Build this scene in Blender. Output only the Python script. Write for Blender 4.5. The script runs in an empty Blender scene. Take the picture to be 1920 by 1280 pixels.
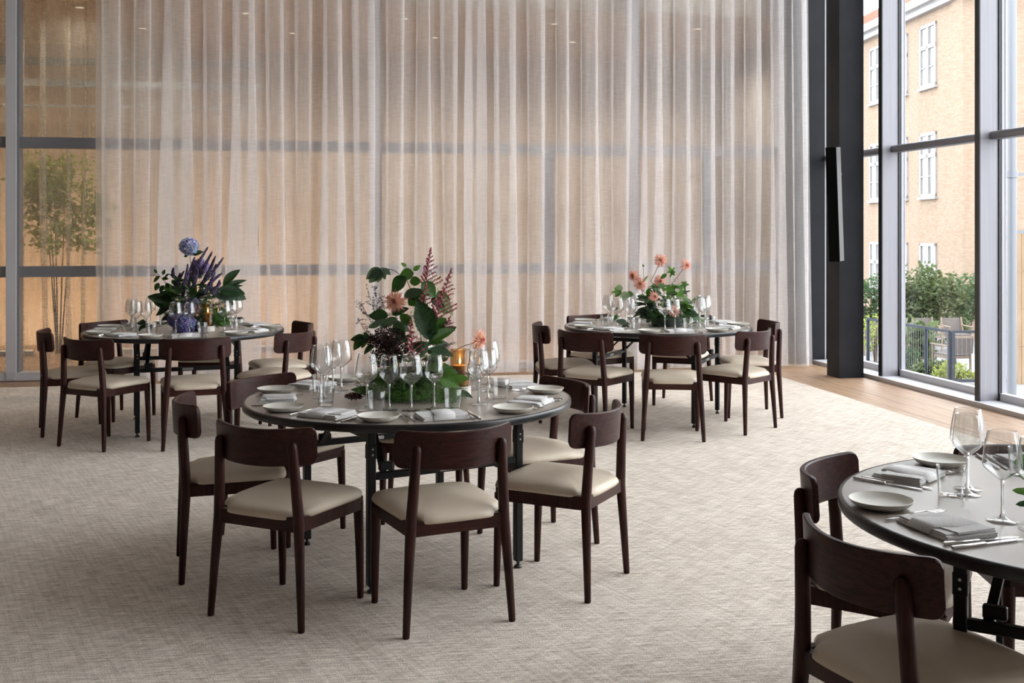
import bpy, math, random
from mathutils import Vector, Matrix
random.seed(7)
C = bpy.context.scene.collection
PI = math.pi

# ------------------------------------------------------------------ camera
F, YH, H = 2067.0, 431.0, 1.515            # focal length and horizon in pixels of the 1920x1280 frame, eye height
cd = bpy.data.cameras.new('camera'); cam = bpy.data.objects.new('camera', cd); C.objects.link(cam)
cd.sensor_fit = 'HORIZONTAL'; cd.sensor_width = 36.0; cd.lens = F/1920*36
cd.shift_y = -(640-YH)/1920.0
cam.location = (0, 0, H); cam.rotation_euler = (PI/2, 0, 0)
cd.clip_end = 500
bpy.context.scene.camera = cam

# ------------------------------------------------------------------ view, sky, light
sc = bpy.context.scene
sc.view_settings.view_transform = 'Standard'; sc.view_settings.look = 'None'
sc.view_settings.gamma = 1.0; sc.view_settings.use_curve_mapping = False
sc.view_settings.exposure = 2.85
W = bpy.data.worlds.new('overcast_sky'); sc.world = W; W.use_nodes = True
bg = W.node_tree.nodes['Background']
bg.inputs['Color'].default_value = (0.93, 0.96, 1.0, 1); bg.inputs['Strength'].default_value = 1.0
sc.cycles.max_bounces = 10; sc.cycles.diffuse_bounces = 4; sc.cycles.glossy_bounces = 4
sc.cycles.transmission_bounces = 8; sc.cycles.transparent_max_bounces = 24
sc.cycles.sample_clamp_indirect = 6.0; sc.cycles.blur_glossy = 0.5
sc.cycles.use_denoising = True
sc.cycles.use_adaptive_sampling = True; sc.cycles.adaptive_threshold = .05; sc.cycles.use_light_tree = False

UX, UY = 0.9834, 0.1813                      # room axes: u along the curtained wall, v away from the viewer
TH = math.atan2(UY, UX)
def R(u, v, z=0.0): return Vector((u*UX - v*UY, u*UY + v*UX, z))
def px(x, y, Z): return Vector(((x-960)*Z/F, Z, H-(y-YH)*Z/F))     # a measured point at a known distance

def portal(name, u, v0, v1, z0, z1):
    l = bpy.data.lights.new(name, 'AREA'); l.shape = 'RECTANGLE'; l.size = v1-v0; l.size_y = z1-z0
    l.cycles.is_portal = True
    o = bpy.data.objects.new(name, l); C.objects.link(o)
    o.location = R(u, (v0+v1)/2, (z0+z1)/2)
    x = Vector((-UY, UX, 0)); zz = Vector((UX, UY, 0)); y = zz.cross(x)     # emits along -local z = into the room
    o.matrix_world = Matrix((( x.x, y.x, zz.x, o.location.x), (x.y, y.y, zz.y, o.location.y), (x.z, y.z, zz.z, o.location.z), (0,0,0,1)))
portal('window_daylight', 5.95, -.9, 11.8, 0.0, 6.4)

# ------------------------------------------------------------------ materials
def mat(name, color=(.8,.8,.8), rough=.5, metal=0.0, spec=.5, **kw):
    m = bpy.data.materials.new(name); m.use_nodes = True
    b = m.node_tree.nodes['Principled BSDF']
    b.inputs['Base Color'].default_value = (*color, 1); b.inputs['Roughness'].default_value = rough
    b.inputs['Metallic'].default_value = metal; b.inputs['Specular IOR Level'].default_value = spec
    for k, v in kw.items(): b.inputs[k.replace('_', ' ')].default_value = v
    return m
def nodes(m): return m.node_tree.nodes, m.node_tree.links, m.node_tree.nodes['Principled BSDF']
def noisecol(m, c1, c2, scale=(1,1,1), ns=5.0, detail=4.0, bump=0.0, p1=.35, p2=.65, dist=0.0, coord='Object', bdist=.002):
    n, l, b = nodes(m)
    tc = n.new('ShaderNodeTexCoord'); mp = n.new('ShaderNodeMapping'); mp.inputs['Scale'].default_value = scale
    nz = n.new('ShaderNodeTexNoise'); nz.inputs['Scale'].default_value = ns; nz.inputs['Detail'].default_value = detail
    nz.inputs['Distortion'].default_value = dist
    cr = n.new('ShaderNodeValToRGB'); cr.color_ramp.elements[0].position = p1; cr.color_ramp.elements[1].position = p2
    cr.color_ramp.elements[0].color = (*c1, 1); cr.color_ramp.elements[1].color = (*c2, 1)
    l.new(tc.outputs[coord], mp.inputs[0]); l.new(mp.outputs[0], nz.inputs[0]); l.new(nz.outputs[0], cr.inputs[0])
    l.new(cr.outputs[0], b.inputs['Base Color'])
    if bump:
        bp = n.new('ShaderNodeBump'); bp.inputs['Strength'].default_value = bump; bp.inputs['Distance'].default_value = bdist
        l.new(nz.outputs[0], bp.inputs['Height']); l.new(bp.outputs[0], b.inputs['Normal'])
    return m
def glassy(name, tint=(1,1,1), rough=0.0, ior=1.45, boost=1.0):
    m = bpy.data.materials.new(name); m.use_nodes = True; n, l = m.node_tree.nodes, m.node_tree.links
    n.clear(); out = n.new('ShaderNodeOutputMaterial'); mx = n.new('ShaderNodeMixShader')
    lw = n.new('ShaderNodeLayerWeight'); lw.inputs['Blend'].default_value = .5      # Schlick reflectance, the same for both faces of a thin wall
    pw = n.new('ShaderNodeMath'); pw.operation = 'POWER'; pw.inputs[1].default_value = 5.0; l.new(lw.outputs['Facing'], pw.inputs[0])
    fr = n.new('ShaderNodeMapRange'); fr.inputs['To Min'].default_value = ((ior-1)/(ior+1))**2; l.new(pw.outputs[0], fr.inputs[0])
    tr = n.new('ShaderNodeBsdfTransparent'); tr.inputs[0].default_value = (*tint, 1)
    gl = n.new('ShaderNodeBsdfGlossy'); gl.inputs['Roughness'].default_value = rough
    mu = n.new('ShaderNodeMath'); mu.operation = 'MULTIPLY'; mu.inputs[1].default_value = boost; mu.use_clamp = True
    l.new(fr.outputs[0], mu.inputs[0]); l.new(mu.outputs[0], mx.inputs[0])
    l.new(tr.outputs[0], mx.inputs[1]); l.new(gl.outputs[0], mx.inputs[2]); l.new(mx.outputs[0], out.inputs[0])
    return m
def sheer(name, color, opacity, var=.1, ns=900.0):
    m = bpy.data.materials.new(name); m.use_nodes = True; n, l = m.node_tree.nodes, m.node_tree.links
    n.clear(); out = n.new('ShaderNodeOutputMaterial'); mx = n.new('ShaderNodeMixShader'); mb = n.new('ShaderNodeMixShader')
    tr = n.new('ShaderNodeBsdfTransparent'); df = n.new('ShaderNodeBsdfDiffuse'); tl = n.new('ShaderNodeBsdfTranslucent')
    df.inputs[0].default_value = (*color, 1); tl.inputs[0].default_value = (*color, 1); mb.inputs[0].default_value = .27
    l.new(df.outputs[0], mb.inputs[1]); l.new(tl.outputs[0], mb.inputs[2])
    tc = n.new('ShaderNodeTexCoord'); mp = n.new('ShaderNodeMapping'); mp.inputs['Scale'].default_value = (1, 1, .06)
    nz = n.new('ShaderNodeTexNoise'); nz.inputs['Scale'].default_value = 60; nz.inputs['Detail'].default_value = 5
    mp2 = n.new('ShaderNodeMapping'); mp2.inputs['Scale'].default_value = (.08, .08, 1)
    nz2 = n.new('ShaderNodeTexNoise'); nz2.inputs['Scale'].default_value = 150; nz2.inputs['Detail'].default_value = 2
    ad = n.new('ShaderNodeMath'); ad.operation = 'ADD'
    mr = n.new('ShaderNodeMapRange'); mr.inputs['From Min'].default_value = .6; mr.inputs['From Max'].default_value = 1.4
    mr.inputs['To Min'].default_value = opacity-var; mr.inputs['To Max'].default_value = opacity+var
    l.new(tc.outputs['Object'], mp.inputs[0]); l.new(mp.outputs[0], nz.inputs[0])
    l.new(tc.outputs['Object'], mp2.inputs[0]); l.new(mp2.outputs[0], nz2.inputs[0])
    l.new(nz.outputs[0], ad.inputs[0]); l.new(nz2.outputs[0], ad.inputs[1]); l.new(ad.outputs[0], mr.inputs[0])
    l.new(mr.outputs[0], mx.inputs[0]); l.new(tr.outputs[0], mx.inputs[1]); l.new(mb.outputs[0], mx.inputs[2])
    l.new(mx.outputs[0], out.inputs[0]); return m
def leafmat(name, c1, c2, rough=.4):
    m = mat(name, c1, rough, spec=.4); noisecol(m, c1, c2, ns=9, p1=.3, p2=.7)
    n, l, b = nodes(m); out = n['Material Output']; tl = n.new('ShaderNodeBsdfTranslucent')
    tc = n.new('ShaderNodeTexCoord'); sx = n.new('ShaderNodeSeparateXYZ'); l.new(tc.outputs['Object'], sx.inputs[0])
    def mt(op, a, c):
        q = n.new('ShaderNodeMath'); q.operation = op
        for i, w in enumerate((a, c)):
            if isinstance(w, (int, float)): q.inputs[i].default_value = w
            else: l.new(w, q.inputs[i])
        return q.outputs[0]
    ax = mt('ABSOLUTE', sx.outputs[0], 0.0); vein = mt('SINE', mt('SUBTRACT', mt('MULTIPLY', sx.outputs[1], 62.0), mt('MULTIPLY', ax, 48.0)), 0.0)
    rib = mt('GREATER_THAN', .012, ax); hgt = mt('SUBTRACT', mt('MULTIPLY', mt('POWER', mt('ABSOLUTE', vein, 0.0), 6.0), -.6), mt('MULTIPLY', rib, 1.2))
    bp = n.new('ShaderNodeBump'); bp.inputs['Strength'].default_value = .55; bp.inputs['Distance'].default_value = .02
    l.new(hgt, bp.inputs['Height']); l.new(bp.outputs[0], b.inputs['Normal']); mx = n.new('ShaderNodeMixShader')
    tl.inputs[0].default_value = (c2[0]*1.6, c2[1]*1.9, c2[2]*.9, 1); mx.inputs[0].default_value = .22
    l.new(b.outputs[0], mx.inputs[1]); l.new(tl.outputs[0], mx.inputs[2]); l.new(mx.outputs[0], out.inputs[0]); return m
def attrmat(name, rough=.6, tlf=.25):
    m = mat(name, rough=rough, spec=.2); n, l, b = nodes(m); a = n.new('ShaderNodeVertexColor'); a.layer_name = 'petal'
    l.new(a.outputs[0], b.inputs['Base Color']); tl = n.new('ShaderNodeBsdfTranslucent'); mx = n.new('ShaderNodeMixShader')
    mx.inputs[0].default_value = tlf; l.new(a.outputs[0], tl.inputs[0])
    l.new(b.outputs[0], mx.inputs[1]); l.new(tl.outputs[0], mx.inputs[2]); l.new(mx.outputs[0], n['Material Output'].inputs[0]); return m
def emit(name, color, s):
    m = bpy.data.materials.new(name); m.use_nodes = True; n, l = m.node_tree.nodes, m.node_tree.links; n.clear()
    o = n.new('ShaderNodeOutputMaterial'); e = n.new('ShaderNodeEmission'); e.inputs[0].default_value = (*color, 1); e.inputs[1].default_value = s
    l.new(e.outputs[0], o.inputs[0]); return m

M = {}
M['wood'] = noisecol(mat('dark_stained_oak', (.03,.012,.009), .42, spec=.22), (.018,.0045,.0038), (.048,.0130,.0092), scale=(14,14,1.2), ns=6, detail=6, bump=.10, dist=.6)
M['woodx'] = noisecol(mat('dark_stained_oak_across', (.03,.012,.009), .40, spec=.24), (.018,.0045,.0038), (.050,.0135,.0095), scale=(1.4,16,16), ns=6, detail=6, bump=.12, dist=.8)
M['leather'] = noisecol(mat('cream_leather', (.56,.48,.36), .42, spec=.35), (.58,.485,.38), (.65,.55,.44), ns=3, bump=.05)
M['laminate'] = noisecol(mat('grey_laminate', (.2,.18,.16), .33, spec=.7), (.255,.215,.180), (.33,.285,.245), ns=2.5, detail=8, bump=.02)
M['black'] = mat('black_metal', (.007,.007,.008), .4, spec=.3)
M['band'] = mat('dark_edge_band', (.018,.017,.018), .3, spec=.5)
M['zinc'] = mat('zinc_catch', (.55,.55,.55), .3, 1.0)
M['steel'] = mat('cutlery_steel', (.72,.70,.68), .16, 1.0)
M['plate'] = noisecol(mat('matt_stoneware', (.66,.63,.57), .48, spec=.3), (.64,.61,.55), (.69,.66,.60), ns=8)
M['linen'] = noisecol(mat('grey_linen', (.55,.53,.52), .9, spec=.1), (.57,.55,.545), (.68,.66,.655), scale=(1,1,1), ns=220, detail=2, bump=.2)
M['glass'] = glassy('clear_glass', (.992,.995,.995), 0.0, 1.5, 2.0)
M['stem'] = mat('solid_glass', (1,1,1), 0.0, spec=.5, **{'Transmission_Weight':1.0, 'IOR':1.45})
M['smoke'] = glassy('smoked_glass', (.84,.74,.60), .05, 1.5, 1.0)
M['wax'] = mat('brown_wax', (.40,.26,.15), .5, spec=.3)
M['stone'] = noisecol(mat('pale_stone', (.66,.60,.54), .7), (.6,.54,.48), (.72,.66,.6), ns=30)
M['flame'] = emit('flame', (1,.55,.16), 6)
M['alu'] = noisecol(mat('pale_aluminium', (.6,.6,.63), .42, .2), (.27,.265,.295), (.30,.295,.325), scale=(1,1,.02), ns=40)
M['sill'] = noisecol(mat('white_sill', (.6,.6,.63), .4), (.58,.575,.60), (.63,.625,.65), ns=3)
M['alu3'] = mat('light_grey_aluminium', (.52,.51,.53), .45)
M['alu2'] = mat('grey_aluminium', (.22,.22,.245), .42, .3)
M['dark'] = mat('dark_gasket', (.02,.02,.022), .4)
M['navy'] = noisecol(mat('charcoal_steel', (.01,.01,.013), .55, spec=.2), (.008,.008,.011), (.012,.012,.016), ns=4)
M['spk'] = mat('speaker_black', (.004,.004,.0045), .7, spec=.08)
M['spkg'] = mat('speaker_grey_side', (.07,.066,.062), .5)
M['pane'] = glassy('window_glass', (.96,.97,.965), 0.0, 1.45, .8)
M['curtain'] = sheer('sheer_linen', (.94,.895,.885), .37, .06)
M['sheer2'] = sheer('sheer_voile', (.72,.66,.56), .34, .12)
M['white'] = noisecol(mat('white_plaster', (.66,.65,.63), .9), (.64,.63,.61), (.68,.67,.65), ns=3)
M['warmwall'] = noisecol(mat('warm_plaster', (.4,.35,.3), .9), (.30,.26,.22), (.34,.30,.255), ns=3)
M['hallwood'] = noisecol(mat('hall_oak_panel', (.5,.33,.19), .5), (.44,.33,.23), (.55,.43,.32), scale=(6,6,.35), ns=4, detail=6, dist=.5)
M['hallceil'] = noisecol(mat('hall_oak_ceiling', (.62,.5,.38), .7), (.58,.46,.34), (.66,.54,.42), scale=(6,.5,1), ns=4)
M['hallfloor'] = noisecol(mat('hall_floor', (.4,.27,.17), .5), (.36,.24,.15), (.44,.3,.19), ns=5)
M['strip'] = mat('pale_steel_strip', (.30,.31,.31), .7)
M['bulb'] = emit('downlight', (1,.78,.5), .16)
# plank floor
M['plank'] = noisecol(mat('oak_plank', (.42,.27,.17), .42, spec=.4), (.30,.185,.115), (.44,.29,.185), scale=(9,.5,1), ns=5, detail=7, bump=.08, dist=1.2)
M['subfloor'] = noisecol(mat('oak_floor', (.34,.21,.13), .45), (.26,.155,.095), (.38,.245,.155), scale=(8,.5,1), ns=5, detail=6)
# carpet: fine horizontal weave with crossing slanted strokes
def carpet_mat():
    m = mat('woven_wool_carpet', (.3,.27,.23), .95, spec=.05); n, l, b = nodes(m)
    tc = n.new('ShaderNodeTexCoord')
    def layer(rot, scale, ns, det):
        mp = n.new('ShaderNodeMapping'); mp.inputs['Rotation'].default_value = (0,0,rot); mp.inputs['Scale'].default_value = scale
        mp0 = n.new('ShaderNodeMapping'); mp0.inputs['Rotation'].default_value = (0,0,rot)
        l.new(tc.outputs['Object'], mp0.inputs[0]); mp.inputs['Rotation'].default_value = (0,0,0); l.new(mp0.outputs[0], mp.inputs[0])
        z = n.new('ShaderNodeTexNoise'); z.inputs['Scale'].default_value = ns; z.inputs['Detail'].default_value = det
        l.new(mp.outputs[0], z.inputs[0]); return z.outputs[0]
    def mth(op, a, b_, clamp=False):
        x = n.new('ShaderNodeMath'); x.operation = op; x.use_clamp = clamp
        for i, q in enumerate((a, b_)):
            if isinstance(q, (int, float)): x.inputs[i].default_value = q
            else: l.new(q, x.inputs[i])
        return x.outputs[0]
    a = layer(TH-.18, (.8, 10, 1), 11, 2); bb = layer(TH+1.05, (.8, 11, 1), 5.0, 2); c = layer(TH-1.0, (.8, 12, 1), 4.4, 2)
    d = layer(0, (1,1,1), 190, 2); e = layer(0, (1,1,1), 1.3, 3)
    s = mth('ADD', mth('MULTIPLY', a, .40), mth('ADD', mth('MULTIPLY', bb, .15), mth('MULTIPLY', c, .13)))
    s = mth('ADD', s, mth('ADD', mth('MULTIPLY', d, .34), mth('MULTIPLY', e, .08)))
    cr = n.new('ShaderNodeValToRGB'); cr.color_ramp.elements[0].position = .41; cr.color_ramp.elements[1].position = .64
    cr.color_ramp.elements[0].color = (.31,.252,.200,1); cr.color_ramp.elements[1].color = (.84,.750,.668,1)
    l.new(s, cr.inputs[0]); l.new(cr.outputs[0], b.inputs['Base Color'])
    bp = n.new('ShaderNodeBump'); bp.inputs['Strength'].default_value = .7; bp.inputs['Distance'].default_value = .012
    l.new(s, bp.inputs['Height']); l.new(bp.outputs[0], b.inputs['Normal']); return m
M['carpet'] = carpet_mat()
# flowers
M['g_dark'] = leafmat('leaf_dark', (.012,.035,.012), (.03,.075,.022))
M['g_mid'] = leafmat('leaf_mid', (.03,.085,.015), (.07,.16,.03))
M['g_light'] = leafmat('leaf_light', (.08,.19,.03), (.14,.28,.06))
M['g_grey'] = leafmat('leaf_grey', (.05,.085,.06), (.10,.15,.11))
M['g_pale'] = leafmat('leaf_pale', (.20,.26,.16), (.34,.40,.27))
M['stemg'] = mat('green_stem', (.06,.08,.035), .5)
M['twig'] = mat('brown_twig', (.09,.055,.04), .6)
M['petal'] = attrmat('petals')
M['sedum'] = noisecol(mat('dark_red_buds', (.05,.01,.015), .6), (.018,.005,.006), (.075,.014,.016), ns=60)
M['astilbe'] = noisecol(mat('pink_plume', (.45,.10,.13), .7), (.30,.05,.08), (.58,.17,.2), ns=60)
M['statice'] = noisecol(mat('grey_violet_florets', (.12,.09,.13), .7), (.07,.05,.075), (.2,.15,.2), ns=60)
M['spike'] = noisecol(mat('violet_spike', (.07,.045,.10), .7), (.04,.022,.05), (.14,.10,.22), ns=70)
# outside
M['ochre'] = noisecol(mat('ochre_brick', (.5,.33,.17), .9), (.262,.182,.128), (.305,.235,.178), scale=(1,1,4), ns=5, detail=8, bump=.2, bdist=.02)
M['roof'] = noisecol(mat('red_tile', (.42,.13,.07), .8), (.24,.08,.05), (.34,.14,.09), scale=(4,4,4), ns=6)
M['wwin'] = mat('white_window_paint', (.36,.35,.355), .6)
M['wpane'] = noisecol(mat('curtained_pane', (.4,.42,.42), .15), (.16,.165,.165), (.25,.25,.245), scale=(6,6,.6), ns=3)
M['corn'] = mat('grey_cornice', (.42,.41,.40), .7)
M['paving'] = noisecol(mat('pale_paving', (.55,.53,.52), .85), (.19,.188,.192), (.225,.222,.228), ns=2)
M['rail'] = mat('blue_grey_rail', (.03,.038,.052), .6, spec=.2)
M['teak'] = noisecol(mat('weathered_teak', (.36,.27,.20), .7), (.17,.125,.095), (.23,.17,.13), scale=(8,8,8), ns=4)
M['weave'] = noisecol(mat('grey_woven_rope', (.22,.19,.175), .85), (.085,.073,.07), (.135,.118,.112), ns=60)
M['hedge'] = leafmat('hedge_leaf', (.05,.07,.03), (.11,.135,.065), .6)
M['hedge2'] = leafmat('hedge_leaf_dark', (.035,.075,.035), (.08,.13,.06), .6)
M['hedge3'] = leafmat('yellow_green_leaf', (.16,.20,.04), (.34,.36,.10), .6)
M['larch'] = noisecol(mat('larch_board', (.5,.33,.17), .7), (.24,.155,.09), (.29,.20,.125), scale=(6,6,.5), ns=4, detail=5)
M['pipe'] = mat('galvanised_pipe', (.17,.18,.20), .45, .3)

# ------------------------------------------------------------------ mesh helpers
class MB:
    def __init__(s): s.v = []; s.f = []; s.c = []
    def add(s, vs, fs, col=None):
        o = len(s.v); s.v += [tuple(x) for x in vs]; s.f += [tuple(i+o for i in f) for f in fs]
        if col is not None: s.c += (col if isinstance(col, list) else [col]*len(vs))
        return s
    def box(s, a, b, bev=0.0, mtx=None):
        x0,y0,z0 = a; x1,y1,z1 = b
        if bev <= 0:
            vs = [(x0,y0,z0),(x1,y0,z0),(x1,y1,z0),(x0,y1,z0),(x0,y0,z1),(x1,y0,z1),(x1,y1,z1),(x0,y1,z1)]
            fs = [(0,3,2,1),(4,5,6,7),(0,1,5,4),(1,2,6,5),(2,3,7,6),(3,0,4,7)]
        else:
            c = bev; rings = []
            for z, i in ((z0,c),(z0+c,0),(z1-c,0),(z1,c)):
                X0,X1,Y0,Y1 = x0+i,x1-i,y0+i,y1-i
                rings.append([(X0+c,Y0,z),(X1-c,Y0,z),(X1,Y0+c,z),(X1,Y1-c,z),(X1-c,Y1,z),(X0+c,Y1,z),(X0,Y1-c,z),(X0,Y0+c,z)])
            vs = sum(rings, []); fs = [tuple(reversed(range(8))), tuple(range(24,32))]
            for r in range(3):
                for i in range(8): j=(i+1)%8; fs.append((r*8+i, r*8+j, r*8+8+j, r*8+8+i))
        if mtx: vs = [mtx @ Vector(q) for q in vs]
        return s.add(vs, fs)
    def ubox(s, u0, v0, z0, u1, v1, z1):                        # box along the room axes
        P = [R(u,v,z) for z in (z0,z1) for (u,v) in ((u0,v0),(u1,v0),(u1,v1),(u0,v1))]
        return s.add(P, [(0,3,2,1),(4,5,6,7),(0,1,5,4),(1,2,6,5),(2,3,7,6),(3,0,4,7)])
    def lathe(s, prof, seg=24, mtx=None, cap=True):
        vs = []; fs = []; n = len(prof)
        for i in range(seg):
            a = 2*PI*i/seg
            for r, z in prof: vs.append((r*math.cos(a), r*math.sin(a), z))
        for i in range(seg):
            j = (i+1) % seg
            for k in range(n-1):
                q = (i*n+k, j*n+k, j*n+k+1, i*n+k+1)
                if prof[k][0] < 1e-7: q = (i*n+k, j*n+k+1, i*n+k+1)
                elif prof[k+1][0] < 1e-7: q = (i*n+k, j*n+k, i*n+k+1)
                fs.append(q)
        if mtx: vs = [mtx @ Vector(q) for q in vs]
        return s.add(vs, fs)
    def tube(s, pts, rad, seg=8, flat=1.0, cap=True):
        pts = [Vector(p) for p in pts]; rad = rad if isinstance(rad, (list,tuple)) else [rad]*len(pts)
        vs = []; fs = []; up = None
        for i, p in enumerate(pts):
            t = (pts[min(i+1,len(pts)-1)] - pts[max(i-1,0)]).normalized()
            if up is None: up = Vector((0,0,1)) if abs(t.z) < .9 else Vector((1,0,0))
            a = (up - t*up.dot(t)).normalized(); b = t.cross(a); up = a
            for k in range(seg):
                w = 2*PI*k/seg; vs.append(p + a*math.cos(w)*rad[i] + b*math.sin(w)*rad[i]*flat)
        for i in range(len(pts)-1):
            for k in range(seg): j=(k+1)%seg; fs.append((i*seg+k, i*seg+j, (i+1)*seg+j, (i+1)*seg+k))
        if cap: fs += [tuple(reversed(range(seg))), tuple(range((len(pts)-1)*seg, len(pts)*seg))]
        return s.add(vs, fs)
    def bar(s, p, q, w, h=None):                                # rectangular bar between two points
        p, q = Vector(p), Vector(q); h = h or w; t = (q-p).normalized()
        up = Vector((0,0,1)) if abs(t.z) < .95 else Vector((UX,UY,0))
        a = t.cross(up).normalized(); b = a.cross(t)
        vs = [c + a*x*w/2 + b*y*h/2 for c in (p,q) for x,y in ((-1,-1),(1,-1),(1,1),(-1,1))]
        return s.add(vs, [(0,3,2,1),(4,5,6,7),(0,1,5,4),(1,2,6,5),(2,3,7,6),(3,0,4,7)])
    def loft(s, rings, closed=True, cap=True):
        n = len(rings[0]); vs = sum([list(r) for r in rings], []); fs = []
        for i in range(len(rings)-1):
            for k in range(n if closed else n-1):
                j=(k+1)%n; fs.append((i*n+k, i*n+j, (i+1)*n+j, (i+1)*n+k))
        if cap: fs += [tuple(reversed(range(n))), tuple(range((len(rings)-1)*n, len(rings)*n))]
        return s.add(vs, fs)
    def mesh(s, name, smooth=None):
        me = bpy.data.meshes.new(name); me.from_pydata([tuple(v) for v in s.v], [], s.f); me.update()
        if smooth is not None:
            me.polygons.foreach_set('use_smooth', [True]*len(me.polygons))
            if smooth < 179:
                try: me.set_sharp_from_angle(angle=math.radians(smooth))
                except Exception: pass
        if s.c:
            at = me.color_attributes.new('petal', 'FLOAT_COLOR', 'POINT')
            for i, c in enumerate(s.c): at.data[i].color = (*c, 1)
        return me
    def build(s, name, m, parent=None, smooth=None):
        return obj(name, s.mesh(name, smooth), m, parent)
def obj(name, me, m, parent=None):
    if m is not None and not me.materials: me.materials.append(m)
    o = bpy.data.objects.new(name, me); C.objects.link(o); o.parent = parent; return o
def tag(o, label=None, cat=None, group=None, kind=None):
    if label: o['label'] = label
    if cat: o['category'] = cat
    if group: o['group'] = group
    if kind: o['kind'] = kind
    return o
def empty(name, loc=(0,0,0), rz=0.0, **k):
    o = bpy.data.objects.new(name, None); C.objects.link(o); o.location = loc; o.rotation_euler = (0,0,rz); o.empty_display_size = .1
    return tag(o, **k)
def copy_tree(o, parent=None):
    c = o.copy(); C.objects.link(c); c.parent = parent
    for ch in list(o.children): copy_tree(ch, c)
    return c
def put(proto, used, loc, rz, label, group):                    # first use takes the prototype itself
    o = proto if not used[0] else copy_tree(proto); used[0] = True
    o.location = loc; o.rotation_euler = (0,0,rz); o['label'] = label; o['group'] = group
    return o

# ------------------------------------------------------------------ the room
CT = 6.4
def struct(name, mb, m): return tag(mb.build(name, m), kind='structure')
floor = struct('floor', MB().ubox(-9.2,-5,-.25, 5.95,18.6,-.016), M['subfloor'])
rnd = random.Random(3)
for k in range(5):                                              # oak planks beside the windows
    v = 3.0 + rnd.uniform(-1.6, 0)
    while v < 11.9:
        ln = rnd.uniform(1.7, 2.4); u0 = 4.72 + k*.2
        a = max(v, 2.5)
        mb = MB().box((u0+.0012, a+.0012, -.016), (u0+.1988, min(v+ln, 11.95)-.0012, -.006+rnd.uniform(-.0008,.0008)), 0.0)
        p = mb.build('plank', M['plank'], floor); p.rotation_euler = (0,0,TH); v += ln
cm = MB().box((-9.15, -4.95, -.016), (4.8, 11.32, 0.0), .004)
carpet = cm.build('carpet', M['carpet']); carpet.rotation_euler = (0,0,TH)
tag(carpet, 'large beige woven carpet with crossing streaks under all the tables', 'carpet')
struct('ceiling', MB().ubox(-9.2,-5,CT, 5.95,11.95,CT+.2), M['white'])
struct('wall_left', MB().ubox(-9.4,-5,-.25, -9.2,18.6,CT+.2), M['warmwall'])
struct('wall_rear', MB().ubox(-9.4,-5.2,-.25, 5.95,-5,CT+.2), M['warmwall'])

# back glass wall (window_1)
GV = 11.95
w1 = tag(empty('window_1', R(-2,GV,0)), kind='structure'); w1['label'] = 'tall glazed wall with grey metal frame behind the sheer curtain'
inv1 = Matrix.Translation(-R(-2,GV,0))
def part(mb, name, m, par, inv, smooth=None):
    mb.v = [tuple(inv @ Vector(q)) for q in mb.v]; return mb.build(name, m, par, smooth)
def at_u(x, v):                                                 # u on the plane v seen at picture column x
    k = (x-960)/F; Z = v/(UX - UY*k); return k*Z*UX + Z*UY
US = [-8.6] + [at_u(x, GV) for x in (27, 705, 1187, 1462)] + [5.75]
for u in US[:-1]:
    part(MB().ubox(u-.06, GV-.09, 0, u+.035, GV+.10, CT), 'mullion', M['alu3'], w1, inv1)
    part(MB().ubox(u+.035, GV-.05, 0, u+.06, GV+.10, CT), 'mullion_trim', M['alu2'], w1, inv1)
for z in (2.405, 1.09):
    part(MB().ubox(-8.6, GV-.045, z-.055, 5.6, GV+.06, z+.055), 'transom', M['alu2'], w1, inv1)
part(MB().ubox(-8.6, GV-.08, -.01, 5.6, GV+.08, .07), 'base_rail', M['alu3'], w1, inv1)
for x in (1027, 1326):
    u = at_u(x, GV); part(MB().ubox(u-.06, GV-.05, 1.14, u+.06, GV+.05, 2.35), 'door_post', M['alu2'], w1, inv1)
for i in range(len(US)-1):
    for z0, z1 in ((.07,1.035),(1.145,2.35),(2.46,CT)):
        part(MB().ubox(US[i]+.06, GV+.0, z0, (US[i+1]-.06), GV+.012, z1), 'pane', M['pane'], w1, inv1)

# right glass wall (window_2)
RU = 5.71
w2 = tag(empty('window_2', R(RU,5,0)), kind='structure'); w2['label'] = 'tall window wall with pale metal fins looking out on the terrace'
inv2 = Matrix.Translation(-R(RU,5,0))
v_m = [10.90-.02 - 1.66*k for k in range(-1, 10)]
def vm(x):                                                      # v on the plane u=RU seen at picture column x
    k = (x-960)/F; Z = RU/(k*UX + UY); return -k*Z*UY + Z*UX
va, vb = vm(1655), vm(1838); st = va-vb
v_m = [va + st] + [va - st*k for k in range(0, 7)]
for v in v_m:
    part(MB().ubox(RU, v, 0, RU+.17, v+.06, CT), 'mullion_fin', M['alu'], w2, inv2)
    part(MB().ubox(RU-.012, v-.003, 0, RU, v+.063, CT), 'fin_cap', M['dark'], w2, inv2)
    part(MB().ubox(RU+.17, v, 0, RU+.25, v+.06, CT), 'mullion_frame', M['alu'], w2, inv2)
    part(MB().ubox(RU+.172, v-.012, 0, RU+.20, v, CT), 'gasket', M['dark'], w2, inv2)
for i in range(len(v_m)-1):
    part(MB().tube([R(RU+.12, v_m[i+1]+.06, 2.34), R(RU+.12, v_m[i], 2.34)], .032, 10, 1.0), 'transom_rod', M['alu2'], w2, inv2, 60)
    part(MB().ubox(RU+.10, v_m[i+1]+.06, 2.30, RU+.2, v_m[i], 2.325), 'transom_plate', M['alu2'], w2, inv2)
    for z0, z1 in ((.10,2.30),(2.37,CT)):
        part(MB().ubox(RU+.19, v_m[i+1]+.06, z0, RU+.20, v_m[i]-.012, z1), 'pane', M['pane'], w2, inv2)
    part(MB().ubox(RU+.18, v_m[i+1]+.06, .03, RU+.24, v_m[i], .10), 'pane_foot', M['sill'], w2, inv2)
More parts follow.
